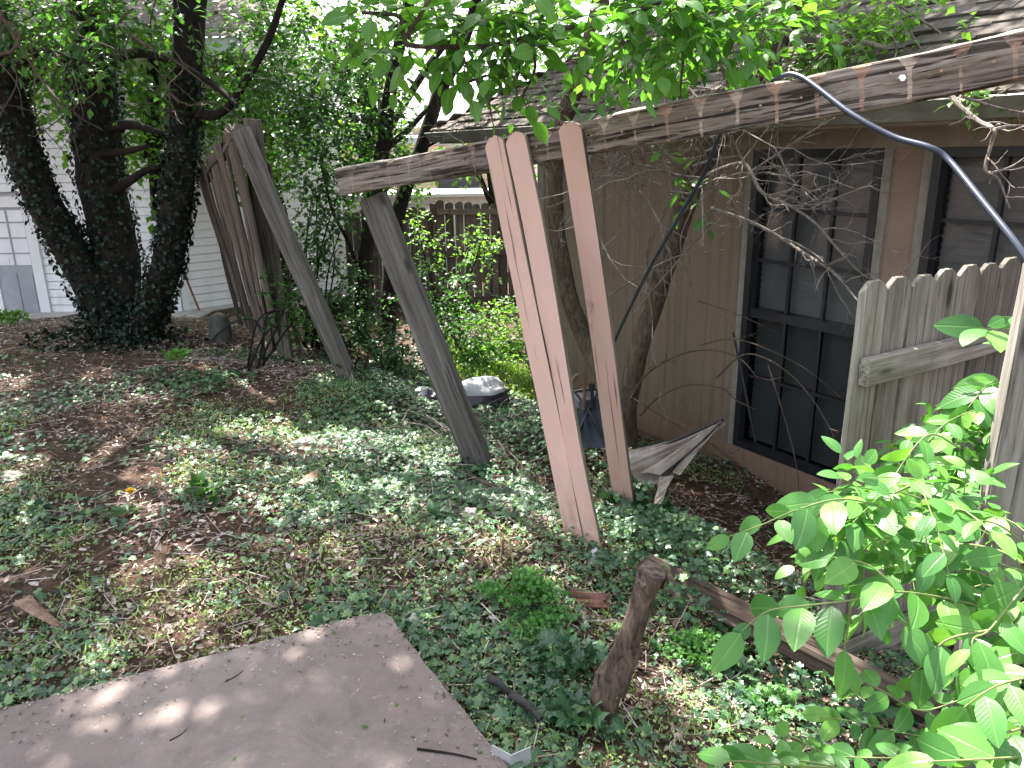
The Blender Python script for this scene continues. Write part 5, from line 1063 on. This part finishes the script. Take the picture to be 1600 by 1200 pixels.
stone(478,683,0,.07,.035,.02, m_flat('pinkish_stone',(.42,.36,.33),(.58,.52,.48),12.,.8,bump=.4), 'stone','pinkish white stone in the sunny ivy mid yard','stone',4,.2)
stone(20,752,0,.07,.04,.025, m_flat('tan_stone',(.35,.28,.24),(.48,.42,.37),12.,.8,bump=.4), 'stone','tan flat stone at the left edge of the yard','stone',5,.2)
stone(88,915,0,.022,.018,.016, m_flat('black_stone',(.02,.018,.018),(.04,.035,.035),12.,.5), 'pine_cone','small black cone lying on bare soil at left','cone',6)
stone(700,855,-.02,.02,.02,.01, m_flat('white_chip',(.5,.48,.46),(.65,.62,.6),12.,.8), 'paper_scrap','small white chip between ivy leaves','scrap',16)
stone(857,1045,-.1,.022,.014,.01, m_flat('white_chip_b',(.5,.48,.46),(.7,.67,.65),12.,.8), 'paper_scrap','white chip lying left of the stump','scrap',17)
c = gp(912,938,-.09); c[2] = g1(c[0],c[1])+.02
o = board('brick', c-A(.085,0,-.008), c+A(.085,-.015,.0), A(.05,-.25,1), .065, .03, m_flat('red_brick',(.11,.05,.04),(.20,.10,.08),25.,.9,bump=.6,dirt=(.12,.08,.06)), None, seg=12, rough=.009, bev=.008, seed=81, ends=.04, cell=.01, warp=.03); tag(o, 'dusty red brick half buried right of the weedy plant', 'brick')
o = board('bark_piece', gp(50,945,0)+A(0,0,.02), gp(95,985,0)+A(0,0,.012), A(.2,-.3,1), .055, .012, m_flat('orange_bark',(.15,.09,.06),(.28,.19,.14),20.,.9,bump=.6), None, seg=16, rough=.007, warp=.06, seed=82, taper=.75, ends=.05, cell=.008); tag(o, 'orange brown slab of bark on bare soil at left', 'bark')
o = board('brick_shard', gp(470,765,0)+A(0,0,.02), gp(498,745,0)+A(0,0,.02), A(.2,-.3,1), .05, .03, m_flat('pink_brick',(.30,.17,.12),(.42,.27,.21),20.,.9,bump=.6), None, seg=8, rough=.004, bev=.008, seed=83, ends=.01); tag(o, 'pinkish brick shard in the middle of the ivy', 'brick')
for q, (x0,y0,x1,y1,r) in enumerate(((765,1068,795,1090,.016),(800,1095,845,1130,.017))):
    k = MB(); a_, b_ = gp(x0,y0,-.07)+A(0,0,.02), gp(x1,y1,-.08)+A(0,0,.015); k.tube(smooth([a_, (a_+b_)/2+A(0,0,.012), b_], 6), np.linspace(r, r*.6, 13), 10, rough=.25, seed=q)
    tag(k.build('charred_stick', m_flat('charred_wood_%d' % q,(.02,.018,.018),(.06,.055,.055),30.,.8,bump=.7), smooth=True, org=a_), ('thicker' if q else 'shorter') + ' black charred stick beside the patio edge', 'stick')
def twig(x0,y0,x1,y1,r,label,z=-.05,mat=B_twig,lift=.012,bow=.02):
    a_, b_ = gp(x0,y0,z), gp(x1,y1,z)
    if not in_patio(a_[0],a_[1]): a_[2] = g1(a_[0],a_[1])
    if not in_patio(b_[0],b_[1]): b_[2] = g1(b_[0],b_[1])
    a_[2] += lift; b_[2] += lift; m = (a_+b_)/2+A(bow,0,bow*.5 if lift > .005 else 0); k = MB(); k.tube(smooth([a_, m, b_], 6), np.linspace(r, r*.55, 13), 6, rough=.15); tag(k.build('twig', mat, org=a_), label, 'twig')
twig(652,1172,745,1188,.004,'dark twig lying on the patio near its bottom edge',0,B_dark,.004); twig(703,918,762,898,.002,'tiny dark twig beside the patio far edge',-.03); twig(352,1066,380,1048,.0016,'thin curved twig on the patio in the left half',0,B_dark,.002,.006); twig(265,1158,292,1140,.0016,'short thin twig near the lower left of the patio',0,B_dark,.002,.006)
twig(775,820,778,905,.006,'reddish root like twig standing among ivy',-.05,B_red,.03); twig(820,995,890,940,.004,'thin tan twig right of the weedy plant',-.08,B_red,.03); twig(690,935,950,965,.005,'long tan twig running to the stump',-.08,B_red,.02); twig(165,972,190,945,.002,'thin pale twig on the bare soil at left',0,B_gray)
twig(640,800,700,812,.003,'pale twig in the ivy left of the twin pickets',-.05,B_gray,.03); twig(845,985,940,1000,.007,'stout tan root piece left of the stump',-.08,B_red,.015)
k = MB()
for i in range(60):
    x0 = random.uniform(640, 870); y0 = random.uniform(640, 735); a_ = gp(x0, y0, -.25); b_ = gp(x0+random.uniform(-70,70), y0+random.uniform(-35,40), -.25)
    a_[2] = g1(a_[0],a_[1])+random.uniform(0,.16); b_[2] = g1(b_[0],b_[1])+random.uniform(0,.16); k.tube(smooth([a_, (a_+b_)/2+A(random.uniform(-.05,.05),0,random.uniform(-.02,.05)), b_], 5), np.linspace(.0045, .002, 11)*random.uniform(.5,1.2), 5, cap=False)
tag(k.build('brush_heap', B_gray), 'heap of dry twigs and vine stems behind the foot of the beam post', 'brush', kind='stuff')
# dandelion
dn = thing('dandelion', 'yellow dandelion flower standing in the ivy at left', 'flower', tuple(gp(204,775,0))); c = gp(204,769,.07); b_ = gp(200,800,.0)
k = MB(); k.tube([b_, (b_+c)/2, c], .0022, 6); k.build('stem', B_green, dn)
k = MB(); n = 140; a = RNG.uniform(0,2*pi,n); t = RNG.random(n); Yd = np.stack([np.cos(a), np.sin(a)-.3, .1+1.3*(1-t)],1); put(k, T_small(.16), np.tile(c,(n,1))+A(0,0,.002), Yd, rdir(n,1), RNG.uniform(.018,.027,n)); k.build('flower_head', m_flat('dandelion_yellow', (.72,.42,.01), (.85,.60,.03), 50., .6), dn)
k = MB(); n = 9; a = np.linspace(0,6,n); put(k, TL, np.tile(b_,(n,1)), np.stack([np.cos(a),np.sin(a),.35+0*a],1), rdir(n,1.5), RNG.uniform(.05,.13,n), 0, RNG.uniform(.03,.05,n)); k.build('leaf', L_mid, dn)
# broad weed clumps
def clumpweed(px, py, z, n, size, h, r, label, mat, T, name='weed', stems_=26):
    c = gp(px, py, z); c[2] = g1(c[0], c[1]); th = thing(name, label, 'weed', tuple(c)); k = MB(); s_ = MB()
    for i in range(stems_):
        a = random.uniform(0,6.28); q = random.random()**.6; e = c + A(cos(a)*r*q, sin(a)*r*q*.8, h*(1-.55*q)*random.uniform(.7,1.1)); P = smooth([c+A(cos(a)*.015,sin(a)*.015,0), (c+e)/2+A(0,0,h*.18), e], 5); s_.tube(P, np.linspace(.002,.0008,len(P)), 4, cap=False)
        m = n//stems_; f = RNG.uniform(.35,1.05,m); j = np.clip((f*(len(P)-1)).astype(int),0,len(P)-1); pos = P[j]+RNG.normal(size=(m,3))*A(.016,.016,.008); D = rdir(m,.15)+unit(e-c)*.8
        put(k, T, pos, D, rdir(m,1.6)+A(0,-.3,0), RNG.uniform(.6,1.2,m)*size)
    k.build('foliage', mat, th); s_.build('stem', B_green, th)
clumpweed(815,945,-.06, 1100, .020, .15, .17, 'feathery parsley leaved weed clump left of the stump', L_fern, TI)
clumpweed(850,985,-.08, 500, .018, .07, .15, 'low flat part of the feathery weeds beside the stump', L_fern, TI)
clumpweed(1085,1010,-.15, 520, .019, .10, .18, 'small leaved weed patch right of the stump', L_fern, TI)
clumpweed(1200,1090,-.2, 400, .019, .10, .16, 'small leaved weed patch under the fallen rails', L_fern, TI)
clumpweed(278,578,0, 60, .05, .14, .10, 'bright little sprout beyond the shaded yard', L_light, TL, stems_=8)
clumpweed(320,775,0, 40, .07, .07, .14, 'flat dandelion leaves right of the yellow flower', L_mid, TL, stems_=8)
clumpweed(15,498,-.1, 260, .055, .2, .3, 'sunny leafy weed at the far left edge', L_light, TL, stems_=14)
clumpweed(995,800,-.15, 150, .055, .24, .22, 'raised ivy mound climbing the foot of the third picket', L_ivy, TI, 'ivy_mound', stems_=14)
clumpweed(880,1040,-.1, 70, .055, .10, .16, 'large leaved ivy cluster left of the stump', L_ivy, TI, 'ivy_mound', stems_=10)
clumpweed(900,1110,-.1, 60, .055, .08, .14, 'large leaved ivy cluster at the foot of the stump', L_ivy, TI, 'ivy_mound', stems_=10)
# fresh leaves fallen on the slab
for i, (px, py, s_) in enumerate(((1+563,1135,.022),(380,1122,.014),(369,1182,.014),(745,1175,.018),(523,990,.022),(622,1098,.016),(389,1012,.016),(475,995,.010))):
    c = gp(px, py, .004); k = MB(); put(k, TL, [c], np.array([A(cos(i*2.1), sin(i*2.1), 0)]), np.array([A(0,0,1)]), s_); o = k.build('fallen_leaf', L_over, org=c); tag(o, 'small green leaf on the patio slab, ' + ('near the middle of its lower half','left of centre, upper of a close pair','left of centre, lower of a close pair','nearest the metal bracket','nearest the far corner of the slab','right of centre','on the left half near the weeds','tiny one by the far edge')[i], 'leaf', 'green leaves fallen on the patio')
# steel bracket
k = MB(); c = gp(770,1178,0)+A(0,0,.0); u = unit(A(.75,-.55,0)); v = unit(A(.9,.5,0)); 
k.box(c+u*.03+A(0,0,.0), u*.032, np.cross(u,A(0,0,1))*.0012, A(0,0,.030)); k.box(c+u*.062+v*.032+A(0,0,.0), v*.032, np.cross(v,A(0,0,1))*.0012, A(0,0,.028))
tag(k.build('metal_bracket', m_flat('galvanised_steel', (.5,.5,.52), (.62,.62,.65), 15., .4, .5, .6), org=c), 'bent galvanised steel bracket at the bottom edge beside the patio', 'bracket')
# drop things that lean on brush: the dark hollow behind the pickets
print('objects', len(COL.objects), 'faces', sum(len(o.data.polygons) for o in COL.objects if o.type == 'MESH'))
